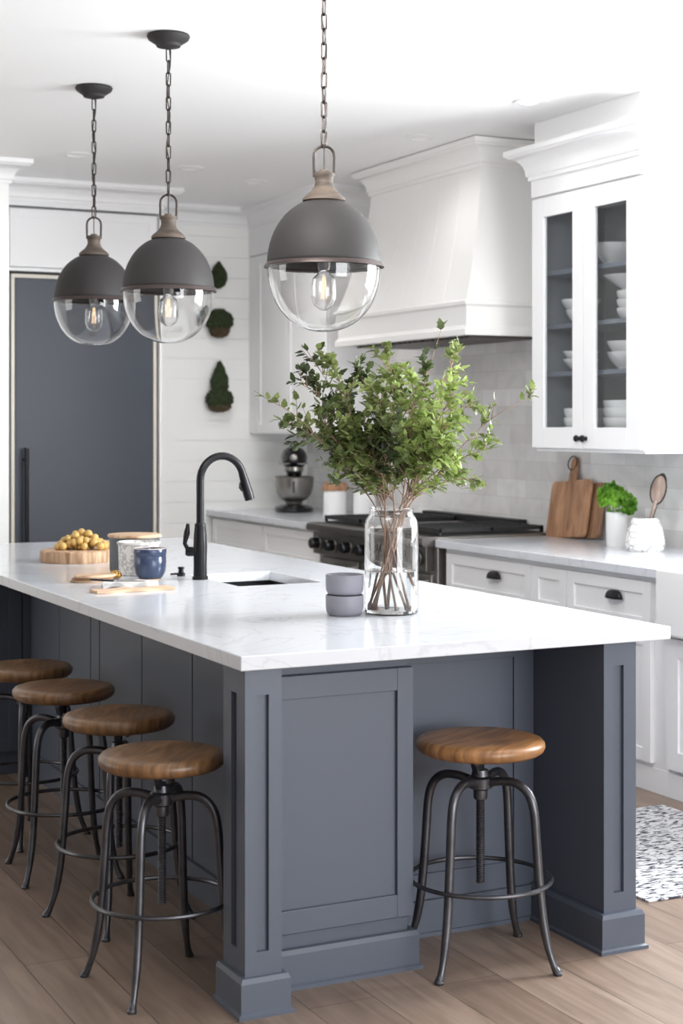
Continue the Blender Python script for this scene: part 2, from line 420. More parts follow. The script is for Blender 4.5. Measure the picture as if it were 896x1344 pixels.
# end cabinet door beside the post
ec = MB(); ec.box(.122, .575, .175, .40, .02, BT-.002); ec.box(.13, .57, .168, .176, .10, .14); ec.build('end_cabinet', 'blue', isl)
MB().shaker('y', .146, .122, .578, .148, .835, .050, .028, .012, .062).build('door', 'blue', isl, bevel=.0015)
plinth([(.12, .160), (.577, .160), (.577, .37)], 'baseboard', .105)
# knee-space back panel and inner side
kp = MB(); kp.shaker('y', .382, .578, 1.128, .10, BT-.002, .07, .018, .008, .08); kp.build('knee_panel', 'blue', isl, bevel=.001)
MB().box(.578, 1.128, .368, .384, 0, .105).build('baseboard', 'blue', isl)
MB().box(.578, 1.128, .362, .368, 0, .012).build('shoe_moulding', 'blue', isl)
# seating-side panelling
edges = [.175, .64, 1.10, 1.59, 2.07, 2.18, 2.60, 3.04]
for a, c in zip(edges, edges[1:]):
    mb = MB()
    mb.box(.292, .312, a+.004, c-.004, .10, BT-.002)
    mb.build('side_panel', 'blue', isl, bevel=.003)
MB().box(.28, .31, .175, 3.04, 0, .10).build('baseboard', 'blue', isl)
fe = MB(); fe.box(.02, .312, 3.06, 3.95, 0, BT-.002); fe.build('far_cabinet', 'blue', isl)
MB().shaker('y', 3.038, .024, .255, .10, BT-.002, .055, .022, .01).build('door', 'blue', isl, bevel=.001)
MB().box(.26, .29, 3.03, 3.06, .10, BT-.002).build('stile', 'blue', isl)

# countertop with sink cut-out
sx0, sx1, sy0, sy1 = .665, 1.0, 1.60, 2.08
def slab(mb, xs, ys, z0, z1, holes):
    """grid slab with cells removed, welded"""
    vt = {}
    def V(i, j, k):
        if (i, j, k) not in vt: vt[(i, j, k)] = mb.bm.verts.new((xs[i], ys[j], (z0, z1)[k]))
        return vt[(i, j, k)]
    cells = {(i, j) for i in range(len(xs)-1) for j in range(len(ys)-1)}-set(holes)
    for (i, j) in cells:
        mb.bm.faces.new((V(i,j,1), V(i+1,j,1), V(i+1,j+1,1), V(i,j+1,1)))
        mb.bm.faces.new((V(i,j,0), V(i,j+1,0), V(i+1,j+1,0), V(i+1,j,0)))
        for (di, dj, a, c) in ((-1,0,(i,j),(i,j+1)), (1,0,(i+1,j),(i+1,j+1)), (0,-1,(i,j),(i+1,j)), (0,1,(i,j+1),(i+1,j+1))):
            if (i+di, j+dj) not in cells: mb.bm.faces.new((V(*a,0), V(*c,0), V(*c,1), V(*a,1)))
    return mb
mb = slab(MB(), [0, sx0, sx1, 1.35], [0, sy0, sy1, 4.0], BT, CT, [(1, 1)])
top = mb.build('island_countertop', 'quartz', origin=(.67, 2, BT), bevel=.003)
tag(top, 'long white quartz slab countertop resting on the blue island', 'countertop')
# undermount sink
sk = thing('island_sink', (.83, 1.84, BT), 'black-edged undermount steel sink set in the island top beside the faucet', 'sink')
mb = MB(); t_ = .006; zb = BT-.2
mb.box(sx0-.012, sx1+.012, sy0-.012, sy0-.002, zb, BT-.001); mb.box(sx0-.012, sx1+.012, sy1+.002, sy1+.012, zb, BT-.001)
mb.box(sx0-.012, sx0-.002, sy0-.002, sy1+.002, zb, BT-.001); mb.box(sx1+.002, sx1+.012, sy0-.002, sy1+.002, zb, BT-.001)
mb.box(sx0-.012, sx1+.012, sy0-.012, sy1+.012, zb-.008, zb); mb.build('basin', 'steeld', sk, bevel=.002)
mb = MB(); mb.box(sx0+.0005, sx0+.006, sy0, sy1, BT-.03, BT+.004); mb.box(sx1-.006, sx1-.0005, sy0, sy1, BT-.03, BT+.004)
mb.box(sx0+.006, sx1-.006, sy0+.0005, sy0+.006, BT-.03, BT+.004); mb.box(sx0+.006, sx1-.006, sy1-.006, sy1-.0005, BT-.03, BT+.004)
mb.build('black_rim', 'blackp', sk)
MB().box(sx0+.006, sx1-.006, sy1-.16, sy1-.006, BT-.035, BT-.025).build('ledge_tray', 'porcelain', sk, bevel=.002)
MB().lathe([(0, .001), (.03, .001), (.04, .004), (.03, .006), (0, .005)], (.83, 1.84, zb), 24).build('drain', 'steel', sk, smooth=True)

# faucet
fx, fy = .632, 1.90
fc = thing('faucet', (fx, fy, CT), 'tall matte black gooseneck pull-down faucet at the island sink', 'faucet')
MB().lathe([(0, 0), (.030, 0), (.030, .010), (.026, .014), (.025, .05), (.0265, .12), (.024, .17), (.021, .20), (.0215, .206), (.018, .212), (0, .212)], (fx, fy, CT), 28).build('base', 'black', fc, smooth=True)
pts = [(fx, fy, CT+.2), (fx, fy, CT+.3), (fx, fy, CT+.37)]
R = .088
for i in range(1, 17):
    a = PI-i/16*PI*.93
    pts.append((fx+R+R*math.cos(a), fy, CT+.372+R*math.sin(a)*1.05))
MB().tube(pts, .0145, 16).build('gooseneck', 'black', fc, smooth=True)
e = Vector(pts[-1]); dr = (e-Vector(pts[-2])).normalized()
MB().tube([e-dr*.004, e+dr*.02, e+dr*.075, e+dr*.10], [.0155, .0165, .020, .019], 16).build('spray_head', 'black', fc, smooth=True)
MB().tube([e+dr*.03-Vector((.019, 0, 0)), e+dr*.05-Vector((.024, 0, 0)), e+dr*.065-Vector((.02, 0, 0))], [.004, .008, .005], 8).build('spray_button', 'blackp', fc, smooth=True)
hb = Vector((fx, fy, CT+.105)); hd = Vector((-.86, .4, 0)).normalized()
MB().tube([hb, hb+hd*.045, hb+hd*.055], [.017, .019, .014], 14).tube([hb+hd*.042+Vector((0, 0, .0)), hb+hd*.058+Vector((0, 0, .03)), hb+hd*.05+Vector((0, 0, .07)), hb+hd*.046+Vector((0, 0, .105))], [.009, .008, .012, .006], 12).build('lever_handle', 'black', fc, smooth=True)
q = (fx-.02, fy+.15, CT)
sd = thing('soap_dispenser', q, 'small black button pump cap on the counter just behind the faucet', 'soap dispenser')
MB().lathe([(0, 0), (.016, 0), (.016, .012), (.011, .014), (.010, .026), (.013, .028), (.012, .036), (0, .037)], q, 20).build('cap', 'black', sd, smooth=True)
MB().tube([(q[0], q[1], CT+.010), (q[0]-.04, q[1]+.01, CT+.008)], .004, 8).build('spout', 'black', sd, smooth=True)

# ------------------------------------------------------------------ stools
def make_stool(seat_mat, label):
    t = thing('bar_stool', (0, 0, 0), label, 'stool', 'round-seat bar stools at the island')
    prof = [(0, .581), (.13, .581), (.165, .584), (.177, .592), (.182, .603), (.181, .613), (.174, .621), (.160, .625), (.10, .622), (0, .619)]
    MB().lathe(prof, n=56).build('seat', seat_mat, t, local=True, smooth=True, ang=60)
    b = MB(); b.lathe([(0, .568), (.055, .568), (.058, .5805), (0, .5805)], n=24)
    for k in (0, 1):
        a = k*PI/2+.4; c, s_ = math.cos(a), math.sin(a)
        b.tube([(-c*.12, -s_*.12, .577), (c*.12, s_*.12, .577)], .008, 8)
    b.prism([(-.05, .568), (-.012, .568), (-.012, .52), (-.03, .53)], 'y', -.008, .008)
    b.build('seat_bracket', 'gun', t, local=True, smooth=True)
    r = [(0, .215)]; z = .216
    while z < .56: r += [(.0105, z), (.0125, z+.003), (.0105, z+.006)]; z += .006
    r += [(.0105, .569), (0, .569)]
    MB().lathe(r, n=14).build('screw_rod', 'gun', t, local=True, smooth=True, ang=60)
    MB().lathe([(0, .452), (.018, .452), (.02, .457), (.02, .478), (.034, .485), (.036, .513), (.026, .518), (.022, .535), (.0, .535)], n=24).build('hub', 'gun', t, local=True, smooth=True)
    for k in range(4):
        a = k*PI/2; c, s_ = math.cos(a), math.sin(a)
        P = cur([(.022, 0, .50), (.07, 0, .510), (.115, 0, .508), (.150, 0, .483), (.167, 0, .435), (.175, 0, .34), (.183, 0, .24), (.193, 0, .15), (.208, 0, .075), (.226, 0, .025), (.236, 0, .008)], 5)
        rr = [.0125]*len(P)
        for i in range(len(P)):
            f = i/(len(P)-1)
            if f > .75: rr[i] = .0125-.003*min(1, (f-.75)/.1)+.003*max(0, (f-.88)/.12)
        Q = [(p.x*c, p.x*s_, p.z) for p in P]
        l = MB().tube(Q, rr, 12).build('leg', 'gun', t, local=True, smooth=True)
        MB().lathe([(0, 0), (.013, 0), (.014, .006), (.009, .013), (0, .013)], (c*.238, s_*.238, 0), 14).build('foot_cap', 'gun', l, local=True, smooth=True)
        MB().tube([(c*.176, s_*.176, .232), (c*.200, s_*.200, .232)], .007, 8).build('rivet', 'gun', l, local=True, smooth=True)
    ring = [(.199*math.cos(i/48*2*PI), .199*math.sin(i/48*2*PI), .232) for i in range(48)]
    MB().tube(ring, .0065, 8, closed=True).build('footrest_ring', 'gun', t, local=True, smooth=True)
    return t
s1 = make_stool('seat', 'honey oak bar stool with steel legs tucked in the knee space at the island end')
s1.location = (.783, .128, 0); s1.rotation_euler = (0, 0, math.radians(31))
s2 = make_stool('seatd', 'dark metal bar stool nearest the camera on the long seating side of the island')
s2.location = (-.085, .345, 0); s2.rotation_euler = (0, 0, math.radians(50)); s2.scale = (.94, .94, 1)
for (x, y, a, lb) in ((-.006, .945, 62, 'second bar stool along the seating side, just behind the nearest one'), (-.012, 1.51, 40, 'third bar stool along the seating side, behind the second one'),
                      (-.006, 2.015, 70, 'farthest bar stool of the row on the long side, cropped by the photo edge')):
    c = copy_tree(s2); c.location = (x, y, 0); c.rotation_euler = (0, 0, math.radians(a)); c['label'] = lb

# ------------------------------------------------------------------ pendants
def make_pendant(rz, label):
    t = thing('pendant_lamp', (0, 0, 0), label, 'pendant lamp', 'globe pendant lamps over the island')
    L = CEIL
    MB().lathe([(0, L-.001), (.078, L-.001), (.082, L-.008), (.076, L-.02), (.055, L-.034), (.05, L-.036), (.045, L-.046), (.02, L-.052), (.008, L-.056), (0, L-.056)], n=36).build('canopy', 'dome', t, local=True, smooth=True)
    zt = rz+.365
    ch = MB(); z = L-.058+.004; k = 0; ll = .056
    n = max(1, round((z-zt)/(ll-.010))); step = (z-zt)/n; ll = step+.010
    for k in range(n):
        zc = z-step*(k+.5); hw = .0085; pts = []
        for i in range(16):
            a = 2*PI*i/16; u = hw*math.cos(a); v = (ll/2-hw-.002)*(1 if math.sin(a) >= 0 else -1)+hw*math.sin(a)
            pts.append((u, 0, zc+v) if k % 2 == 0 else (0, u, zc+v))
        ch.tube(pts, .0026, 6, closed=True)
    ch.build('chain', 'chain', t, local=True, smooth=True)
    cp = cur([(0.004, 0, L-.05)]+[(.007*math.sin(i*1.9), .007*math.cos(i*1.9), L-.05-(L-.05-zt)*i/9) for i in range(1, 9)]+[(0, 0, zt-.01), (0, 0, rz+.29)], 5)
    MB().tube(cp, .0022, 6).build('cord', 'chain', t, local=True, smooth=True)
    U = [(-.030, 0, rz+.272), (-.031, 0, rz+.33)]
    for i in range(1, 10): a = PI-i/10*PI; U.append((.031*math.cos(a), 0, rz+.335+.03*math.sin(a)))
    U += [(.031, 0, rz+.33), (.030, 0, rz+.272)]
    b = MB().tube(U, .0042, 10); b.tube([(-.034, 0, rz+.283), (.034, 0, rz+.283)], .0035, 8); b.lathe([(0, rz+.358), (.008, rz+.360), (.009, rz+.368), (0, rz+.372)], n=12)
    lp = b.build('loop', 'chain', t, local=True, smooth=True); lp.rotation_euler = (0, 0, -.45)
    MB().lathe([(0, rz+.292), (.014, rz+.292), (.016, rz+.285), (.033, rz+.283), (.034, rz+.276), (.029, rz+.270), (.027, rz+.255), (.030, rz+.243), (.040, rz+.228), (.055, rz+.216), (.064, rz+.207), (.0655, rz+.199), (.060, rz+.196), (0, rz+.196)], n=36).build('neck', 'neck', t, local=True, smooth=True, ang=50)
    prof = [(.056, rz+.1975)]
    for i in range(0, 20):
        a = PI/2*.80*(1-i/19.); prof.append((.173*math.cos(a)**.92, rz+.006+.2*math.sin(a)))
    MB().lathe(prof, n=64).build('shade', 'dome', t, local=True, smooth=True, solid=.002)
    MB().lathe([(.172, rz+.010), (.176, rz+.010), (.181, rz+.003), (.183, rz-.003), (.178, rz-.004), (.1735, rz-.003), (.1735, rz+.004)], n=64).build('rim', 'rim', t, local=True, smooth=True)
    prof = [(.1715, rz+.006), (.172, rz-.004)]
    for i in range(1, 21):
        a = PI/2*i/20; prof.append((.172*math.cos(a)**.88 if i < 20 else 0, rz-.004-.194*math.sin(a)))
    g = MB().lathe(prof, n=64).build('glass_globe', 'glass', t, local=True, smooth=True, solid=.0016, ang=80)
    MB().lathe([(0, rz+.07), (.019, rz+.07), (.02, rz+.0), (.016, rz-.012), (0, rz-.012)], n=20).build('socket', 'rim', t, local=True, smooth=True)
    bl = MB().lathe([(.014, rz-.012), (.020, rz-.022), (.034, rz-.035), (.038, rz-.055), (.038, rz-.098), (.030, rz-.118), (.012, rz-.132), (.0, rz-.134)], n=28).build('bulb', 'glass', t, local=True, smooth=True, solid=.001)
    f = MB()
    for k in range(5):
        a = k*2*PI/5; f.tube([(.004*math.cos(a), .004*math.sin(a), rz-.03), (.009*math.cos(a), .009*math.sin(a), rz-.098)], .0007, 5)
    f.build('filament', 'filament', bl, local=True)
    return t
PS = [(.54, .636, 1.984, 'largest-looking grey dome and glass globe pendant, nearest the camera over the vase end'),
      (.534, 1.978, 2.009, 'middle grey dome and glass globe pendant, its rim overlapping the far pendant'),
      (.565, 3.00, 2.043, 'farthest grey dome and glass globe pendant, hanging in front of the dark refrigerator')]
for x, y, rz, lb in PS:
    t = make_pendant(rz, lb); t.location = (x, y, 0)

# ------------------------------------------------------------------ refrigerator wall
fr = thing('refrigerator', (1.38, 5.75, 0), 'built-in refrigerator with a tall charcoal blue front panel and cream trim', 'refrigerator')
MB().box(.905, 1.862, 5.79, 6.38, .0, 2.425).build('cabinet_box', 'darkgap', fr)
MB().box(.945, 1.822, 5.752, 5.79, .10, 2.385).build('door', 'fridge', fr, bevel=.003)
mb = MB(); mb.box(.922, .942, 5.758, 5.79, .04, 2.41); mb.box(1.825, 1.845, 5.758, 5.79, .04, 2.41); mb.box(.942, 1.825, 5.758, 5.79, 2.388, 2.41)
mb.build('edge_trim', 'cream', fr)
mb = MB(); mb.tube([(1.0, 5.70, .45), (1.0, 5.70, 1.36)], .014, 14); mb.tube([(1.0, 5.70, .52), (1.0, 5.753, .52)], .009, 10); mb.tube([(1.0, 5.70, 1.29), (1.0, 5.753, 1.29)], .009, 10)
mb.build('handle', 'black', fr, smooth=True)
oc = thing('over_fridge_cabinet', (1.38, 5.75, 2.43), 'plain white cabinet front above the dark refrigerator under the crown moulding', 'cabinet')
MB().box(.905, 1.862, 5.79, 6.39, 2.43, 2.815).build('body', 'white', oc)
MB().shaker('y', 5.757, .912, 1.848, 2.455, 2.805, .05, .03, .004).build('door', 'white', oc, bevel=.001)
MB().box(.905, 1.862, 5.75, 5.79, 2.428, 2.448).build('rail', 'white', oc, bevel=.002)
sr = MB(); sr.box(.739, .897, 5.75, 6.39, 0, 2.85); sr.box(1.862, 1.878, 5.75, 6.39, 0, 2.85); sr.box(.895, 1.865, 5.75, 6.39, 2.824, CEIL-.01)
struct(sr.build('trim_2', 'white'))

# wall planters of moss
def mossy(mb, c, rx, ry, rz, top=0):
    bm2 = bmesh.new(); bmesh.ops.create_icosphere(bm2, subdivisions=4, radius=1)
    for v in bm2.verts:
        p = v.co.copy(); k = 1+random.uniform(-.10, .10)
        tz = p.z
        if top and tz > 0: p.x *= (1-tz*.55); p.y *= (1-tz*.5)
        v.co = Vector((c[0]+p.x*rx*k, c[1]+p.y*ry*k, c[2]+p.z*rz*k))
    vs = {v: mb.bm.verts.new(v.co) for v in bm2.verts}
    for f in bm2.faces: mb.bm.faces.new([vs[v] for v in f.verts])
    bm2.free(); return mb
for kind, (x, z), lb in ((0, (2.50, 2.515), 'small teardrop tuft of dark moss on the shiplap, highest of three behind the pendant rim'), (1, (2.505, 2.19), 'round dark moss ball mounted on the shiplap wall, middle of three'),
                         (2, (2.505, 1.68), 'tall dark moss cone on a round moss ball, lowest on the shiplap wall')):
    t = thing('moss_wall_planter', (x, 6.39, z), lb, 'wall plant', 'dark moss ornaments on the shiplap wall')
    if kind == 0: mossy(MB(), (x, 6.34, z), .062, .05, .088, 1).build('moss', 'moss', t)
    if kind == 1:
        mossy(MB(), (x, 6.335, z+.012), .098, .06, .082).build('moss', 'moss', t); mossy(MB(), (x, 6.337, z-.055), .070, .055, .048).build('base', 'mossb', t)
    if kind == 2:
        mossy(MB(), (x, 6.335, z+.115), .062, .055, .135, 1).build('moss_cone', 'moss', t); mossy(MB(), (x, 6.335, z-.01), .097, .06, .078).build('moss_ball', 'moss', t)
        mossy(MB(), (x, 6.337, z-.06), .08, .055, .038).build('base', 'mossb', t)

# ------------------------------------------------------------------ hardware
def cup_pull(parent, x, y, z, w=.115):
    mb = MB(); rings = []
    for i in range(9):
        a = PI/2*i/8; ring = []
        for k in range(17):
            b_ = PI*k/16; ring.append(mb.bm.verts.new((x-.028*math.cos(b_ - PI/2)*math.cos(a)-.001, y+w/2*math.cos(b_)*(math.cos(a)**.6 if i < 8 else .12), z+.036*math.sin(a))))
        rings.append(ring)
    for a, b_ in zip(rings, rings[1:]):
        for k in range(16): mb.bm.faces.new((a[k], a[k+1], b_[k+1], b_[k]))
    return mb.build('cup_pull', 'black', parent, smooth=True, solid=.003)
def knob(parent, x, y, z, r=.015):
    b = MB().lathe([(0, 0), (r*.7, 0), (r*.45, .004), (r*.4, .012), (r*.9, .016), (r, .022), (r*.8, .028), (0, .031)], n=20)
    b.xf(Matrix.Translation((x, y, z)) @ Matrix.Rotation(-PI/2, 4, 'Y'))
    return b.build('knob', 'black', parent, smooth=True)

# ------------------------------------------------------------------ right run, near part
XF = 2.47
ca = thing('base_cabinet', (2.8, 2.36, 0), 'white shaker base cabinet run with black cup pulls right of the range', 'cabinet')
MB().box(XF+.022, XR-.01, 1.50, 3.235, .10, BT-.001).build('body', 'white', ca)
ff = MB(); ff.box(XF+.010, XF+.022, 1.50, 3.235, .10, BT-.001)
ff.build('face_frame', 'white', ca)
for a, c, pull in ((2.43, 3.20, 2.745), (2.15, 2.425, None), (1.545, 2.145, 1.79)):
    d = MB().shaker('x', XF-.012, a, c, .66, .858, .055, .022, .010, .05).build('drawer', 'white', ca, bevel=.0012)
    if pull: cup_pull(d, XF-.012, pull, .77)
for a, c in ((2.80, 3.20), (2.43, 2.797), (2.15, 2.425), (1.545, 2.145)):
    d = MB().shaker('x', XF-.012, a, c, .12, .652, .055, .022, .010).build('door', 'white', ca, bevel=.0012)
MB().box(XF+.005, XF+.04, 1.455, 3.235, 0, .10).build('toe_kick', 'white', ca)
MB().box(XF+.01, XF+.03, 1.455, 1.50, .10, BT-.001).build('filler', 'white', ca)

cs = thing('sink_cabinet', (2.8, .9, 0), 'white shaker cabinet below the apron sink, cropped by the photo edge', 'cabinet')
MB().box(XF+.022, XR-.01, .35, 1.452, .10, .655).build('body', 'white', cs)
for a, c in ((.91, 1.445), (.36, .905)):
    d = MB().shaker('x', XF-.012, a, c, .12, .645, .075, .022, .010).build('door', 'white', cs, bevel=.0012)
    knob(d, XF-.012, .99 if a > .9 else .83, .58)
MB().box(XF+.005, XF+.04, .35, 1.454, 0, .10).build('toe_kick', 'white', cs)
aps = MB(); aps.box(2.40, 2.43, .46, 1.44, .665, .925); aps.box(2.43, 2.95, .46, .485, .665, .925); aps.box(2.43, 2.95, 1.415, 1.44, .665, .925)
aps.box(2.925, 2.95, .485, 1.415, .665, .925); aps.box(2.43, 2.95, .46, 1.44, .657, .68)
o = aps.build('apron_sink', 'porcelain', origin=(2.7, .95, .66), bevel=.008, seg=3); tag(o, 'white porcelain farmhouse apron sink at the photo edge beside the counter', 'sink')
cn = thing('base_cabinet', (2.8, -.4, 0), 'white base cabinet beyond the apron sink outside the picture', 'cabinet') if False else None

def counter(xs, ys, holes, label, org):
    o = slab(MB(), xs, ys, BT, CT, holes).build('wall_counter', 'quartz', origin=org, bevel=.003); return tag(o, label, 'countertop')
counter([2.43, 2.952, XR-.009], [.35, 1.445, 3.265], [(0, 0)], 'white quartz wall counter right of the range holding the cutting boards', (2.8, 2.3, BT))
counter([2.43, 3.0, XR-.009], [4.66, 5.5, YB-.002], [], 'white quartz wall counter beyond the range holding the stand mixer', (2.8, 5.5, BT))
cb = thing('base_cabinet', (2.8, 5.5, 0), 'white base cabinet with wide drawers below the stand mixer', 'cabinet')
MB().box(XF+.022, XR-.01, 4.67, YB-.005, .10, BT-.001).build('body', 'white', cb)
for a, c in ((4.68, 5.52), (5.53, 6.37)):
    for z0, z1 in ((.66, .862), (.40, .652), (.12, .392)):
        MB().shaker('x', XF-.004, a, c, z0, z1, .05, .022, .008).build('drawer', 'white', cb, bevel=.0012)
MB().box(XF+.02, XF+.04, 4.67, YB-.005, 0, .10).build('toe_kick', 'white', cb)

# ------------------------------------------------------------------ range
rg = thing('cooking_range', (2.78, 3.96, 0), 'wide stainless steel range with black grates and front knobs', 'range')
y0, y1 = 3.272, 4.645
MB().box(2.45, XR-.012, y0, y1, .08, .915).build('body', 'steel', rg, bevel=.004)
MB().box(2.405, 2.45, y0+.04, y1-.0, .755, .885).build('control_panel', 'steeld', rg, bevel=.004)
pr_ = [(2.45, .885), (2.372, .885), (2.362, .893), (2.36, .91), (2.364, .926), (2.376, .934), (2.45, .934)]
MB().prism(pr_, 'y', y0, y1).build('bullnose', 'steeld', rg, smooth=True)
MB().box(2.45, XR-.012, y0, y1, .915, .934).build('cooktop', 'steel', rg, bevel=.002)
for i in range(7):
    yy = y0+.12+i*(y1-y0-.2)/6
    k = MB().lathe([(.036, 0), (.038, .008), (.030, .012), (.0, .012)], n=24, cap0=True)
    k.lathe([(.031, .010), (.032, .048), (.028, .056), (0, .056)], n=24)
    k.xf(Matrix.Translation((2.405, yy, .818)) @ Matrix.Rotation(-PI/2, 4, 'Y'))
    kb = k.build('knob', 'blackp', rg, smooth=True)
    rr = MB().lathe([(.036, 0), (.040, .004), (.036, .009), (.031, .009)], n=24); rr.xf(Matrix.Translation((2.404, yy, .818)) @ Matrix.Rotation(-PI/2, 4, 'Y')); rr.build('bezel', 'steel', kb, smooth=True)
for (a, c) in ((y0+.03, y0+.83), (y0+.85, y1-.03)):
    d = MB().box(2.43, 2.45, a, c-.02, .16, .74); dd = d.build('oven_door', 'steel', rg, bevel=.004)
    MB().tube([(2.385, a+.05, .70), (2.385, c-.07, .70)], .012, 12).tube([(2.385, a+.08, .70), (2.43, a+.08, .70)], .008).tube([(2.385, c-.1, .70), (2.43, c-.1, .70)], .008).build('handle', 'steel', dd, smooth=True)
    MB().box(2.427, 2.431, a+.12, c-.14, .30, .58).build('oven_glass', 'blackp', dd)
def grate(a, c):
    g = MB(); X0, X1 = 2.47, 3.10
    g.box(X0, X1, a, c, .936, .940)
    for x in (X0, (X0+X1)/2-.008, X1-.016): g.box(x, x+.016, a, c, .952, .972)
    for i in range(7):
        yy = a+(c-a-.014)*i/6; g.box(X0+.001, X1-.001, yy, yy+.014, .953, .973)
    for x in (X0, X1-.016):
        for yy in (a, c-.016): g.box(x, x+.016, yy, yy+.016, .936, .955)
    g.build('grate', 'iron', rg)
grate(y0+.02, y0+.45); grate(y1-.46, y1-.02)
MB().box(2.48, 3.08, y0+.48, y1-.49, .935, .95).build('griddle', 'steel', rg, bevel=.003)
MB().box(3.12, 3.18, y0+.3, y1-.02, .934, .985).build('rear_vent', 'iron', rg, bevel=.002)

# ------------------------------------------------------------------ range hood
rh = thing('range_hood', (2.9, 3.93, 1.95), 'large white tapered range hood with banded base and crown', 'range hood')
hy0, hy1, hx = 3.20, 4.66, 2.576
band = sweep([(3.195, hy1), (hx, hy1), (hx, hy0), (3.195, hy0)], [(0, 1.955), (.016, 1.955), (.016, 1.985), (.008, 1.992), (.004, 2.0), (0, 2.005), (0, 2.10), (.006, 2.105), (.014, 2.112), (.014, 2.128), (.0, 2.135), (-.02, 2.135), (-.02, 1.955)])
band.build('band', 'hood', rh)
# tapered body
rows = []
mb = MB(); nz = 14
for i in range(nz+1):
    f = i/nz; z = 2.13+(2.86-2.13)*f; e = 1-(1-f)**1.7
    x = hx+.165*e; ya = hy0+.13*e; yb = hy1-.10*e
    rows.append([mb.bm.verts.new(p) for p in ((3.19, yb, z), (x, yb, z), (x, ya, z), (3.19, ya, z))])
for a, c in zip(rows, rows[1:]):
    for k in range(3): mb.bm.faces.new((a[k], a[k+1], c[k+1], c[k]))
mb.bm.faces.new(rows[-1]); mb.build('tapered_body', 'hood', rh, smooth=True, ang=40)
# thin vertical battens on the front, following the curve
for j in range(1, 6):
    mb = MB(); P = []
    for i in range(nz+1):
        f = i/nz; z = 2.13+.73*f; e = 1-(1-f)**1.7
        ya = hy0+.13*e; yb = hy1-.10*e; P.append((hx+.165*e+.0015, ya+(yb-ya)*j/6, z))
    mb.tube(P, .0026, 6).build('batten', 'hood', rh, smooth=True)
MB().box(hx+.001, 3.19, hy0+.001, hy1-.001, 1.96, 1.975).build('underside', 'white', rh)
fl = MB()
for i in range(26): fl.box(hx+.08, 3.05, hy0+.1+i*.05, hy0+.125+i*.05, 1.946, 1.96)
fl.build('baffle_filter', 'steeld', rh)
x2, ya2, yb2 = hx+.163, hy0+.132, hy1-.102
sweep([(3.195, yb2), (x2, yb2), (x2, ya2), (3.195, ya2)], [(-.01, 2.80)]+crown(CEIL-.005, .14, .085)[0:]+[(-.01, CEIL-.005)]).build('crown', 'hood', rh, smooth=True, ang=30)

# ------------------------------------------------------------------ upper cabinets
UX = 2.75
ua = thing('wall_cabinet', (2.97, 5.72, 1.43), 'white two-door upper cabinet hung over the stand mixer', 'cabinet')
MB().box(UX+.02, XR-.009, 5.17, YB-.002, 1.435, 2.70).build('body', 'white', ua)
for a, c, k in ((5.785, 6.27, 5.83), (5.175, 5.78, 5.735)):
    d = MB().shaker('x', UX, a, c, 1.44, 2.65, .06, .02, .009).build('door', 'white', ua, bevel=.0012); knob(d, UX, k, 1.50, .017)
MB().box(UX, UX+.02, 6.272, YB-.002, 1.44, 2.65).build('stile', 'white', ua)
MB().box(UX-.002, XR-.009, 5.165, YB-.002, 2.655, CEIL-.002).build('frieze', 'white', ua)

gy0, gy1, gz0, gz1 = 2.00, 2.868, 1.385, 2.605
gc = thing('glass_door_cabinet', (2.97, 2.43, gz0), 'white upper cabinet with two narrow glass doors showing stacked bowls', 'cabinet')
b = MB(); b.box(UX+.022, XR-.009, gy0, gy0+.02, gz0, gz1+.06); b.box(UX+.022, XR-.009, gy1-.02, gy1, gz0, gz1+.06)
b.box(UX+.022, XR-.009, gy0+.02, gy1-.02, gz0, gz0+.03); b.box(UX+.022, XR-.009, gy0+.02, gy1-.02, gz1-.02, gz1+.06)
b.box(UX+.022, UX+.04, gy0+.02, gy0+.045, gz0+.03, gz1-.02); b.box(UX+.022, UX+.04, gy1-.045, gy1-.02, gz0+.03, gz1-.02)
b.build('body', 'white', gc, bevel=.001)
b = MB(); b.box(XR-.03, XR-.01, gy0+.021, gy1-.021, gz0+.031, gz1-.021); b.box(UX+.045, XR-.03, gy0+.0205, gy0+.026, gz0+.031, gz1-.021)
b.box(UX+.045, XR-.03, gy1-.026, gy1-.0205, gz0+.031, gz1-.021); b.build('interior_lining', 'interior', gc)
SH = (1.735, 1.965, 2.225)
for z in SH: MB().box(UX+.045, XR-.031, gy0+.0265, gy1-.0265, z, z+.022).build('shelf', 'shelf', gc, bevel=.001)
for a, c, k in ((gy0+.003, 2.434, 2.412), (2.438, gy1-.002, 2.462)):
    d = MB()
    w0, w1 = (.10, .085) if a < 2.2 else (.085, .10)
    ga, gb = a+w0, c-w1; g0, g1 = 1.488, 2.508
    d.box(UX, UX+.021, a, ga, gz0+.005, gz1-.003); d.box(UX, UX+.021, gb, c, gz0+.005, gz1-.003)
    d.box(UX, UX+.021, ga, gb, gz0+.005, g0); d.box(UX, UX+.021, ga, gb, g1, gz1-.003)
    dd = d.build('door', 'white', gc, bevel=.0015)
    MB().box(UX+.010, UX+.013, ga, gb, g0, g1).build('glass_pane', 'pane', dd)
    knob(dd, UX, k, 1.437, .017)
MB().box(UX-.002, XR-.009, gy0-.002, gy1+.002, gz1+.008, 2.70).build('frieze', 'white', gc)
sweep([(3.195, gy1+.002), (UX-.002, gy1+.002), (UX-.002, gy0-.002), (3.195, gy0-.002)], [(-.02, 2.70)]+crown(2.845, .15, .10)[0:]+[(-.02, 2.845)]).build('crown', 'white', gc, smooth=True, ang=30)
MB().box(UX+.01, XR-.009, gy0+.01, gy1-.01, 2.70, CEIL-.001).build('glare_block', 'white', gc)  # added white block above the crown, stands in for glare up to the ceiling
MB().box(UX+.03, XR-.01, gy0, gy1, gz0-.012, gz0-.001).build('light_rail', 'white', gc)

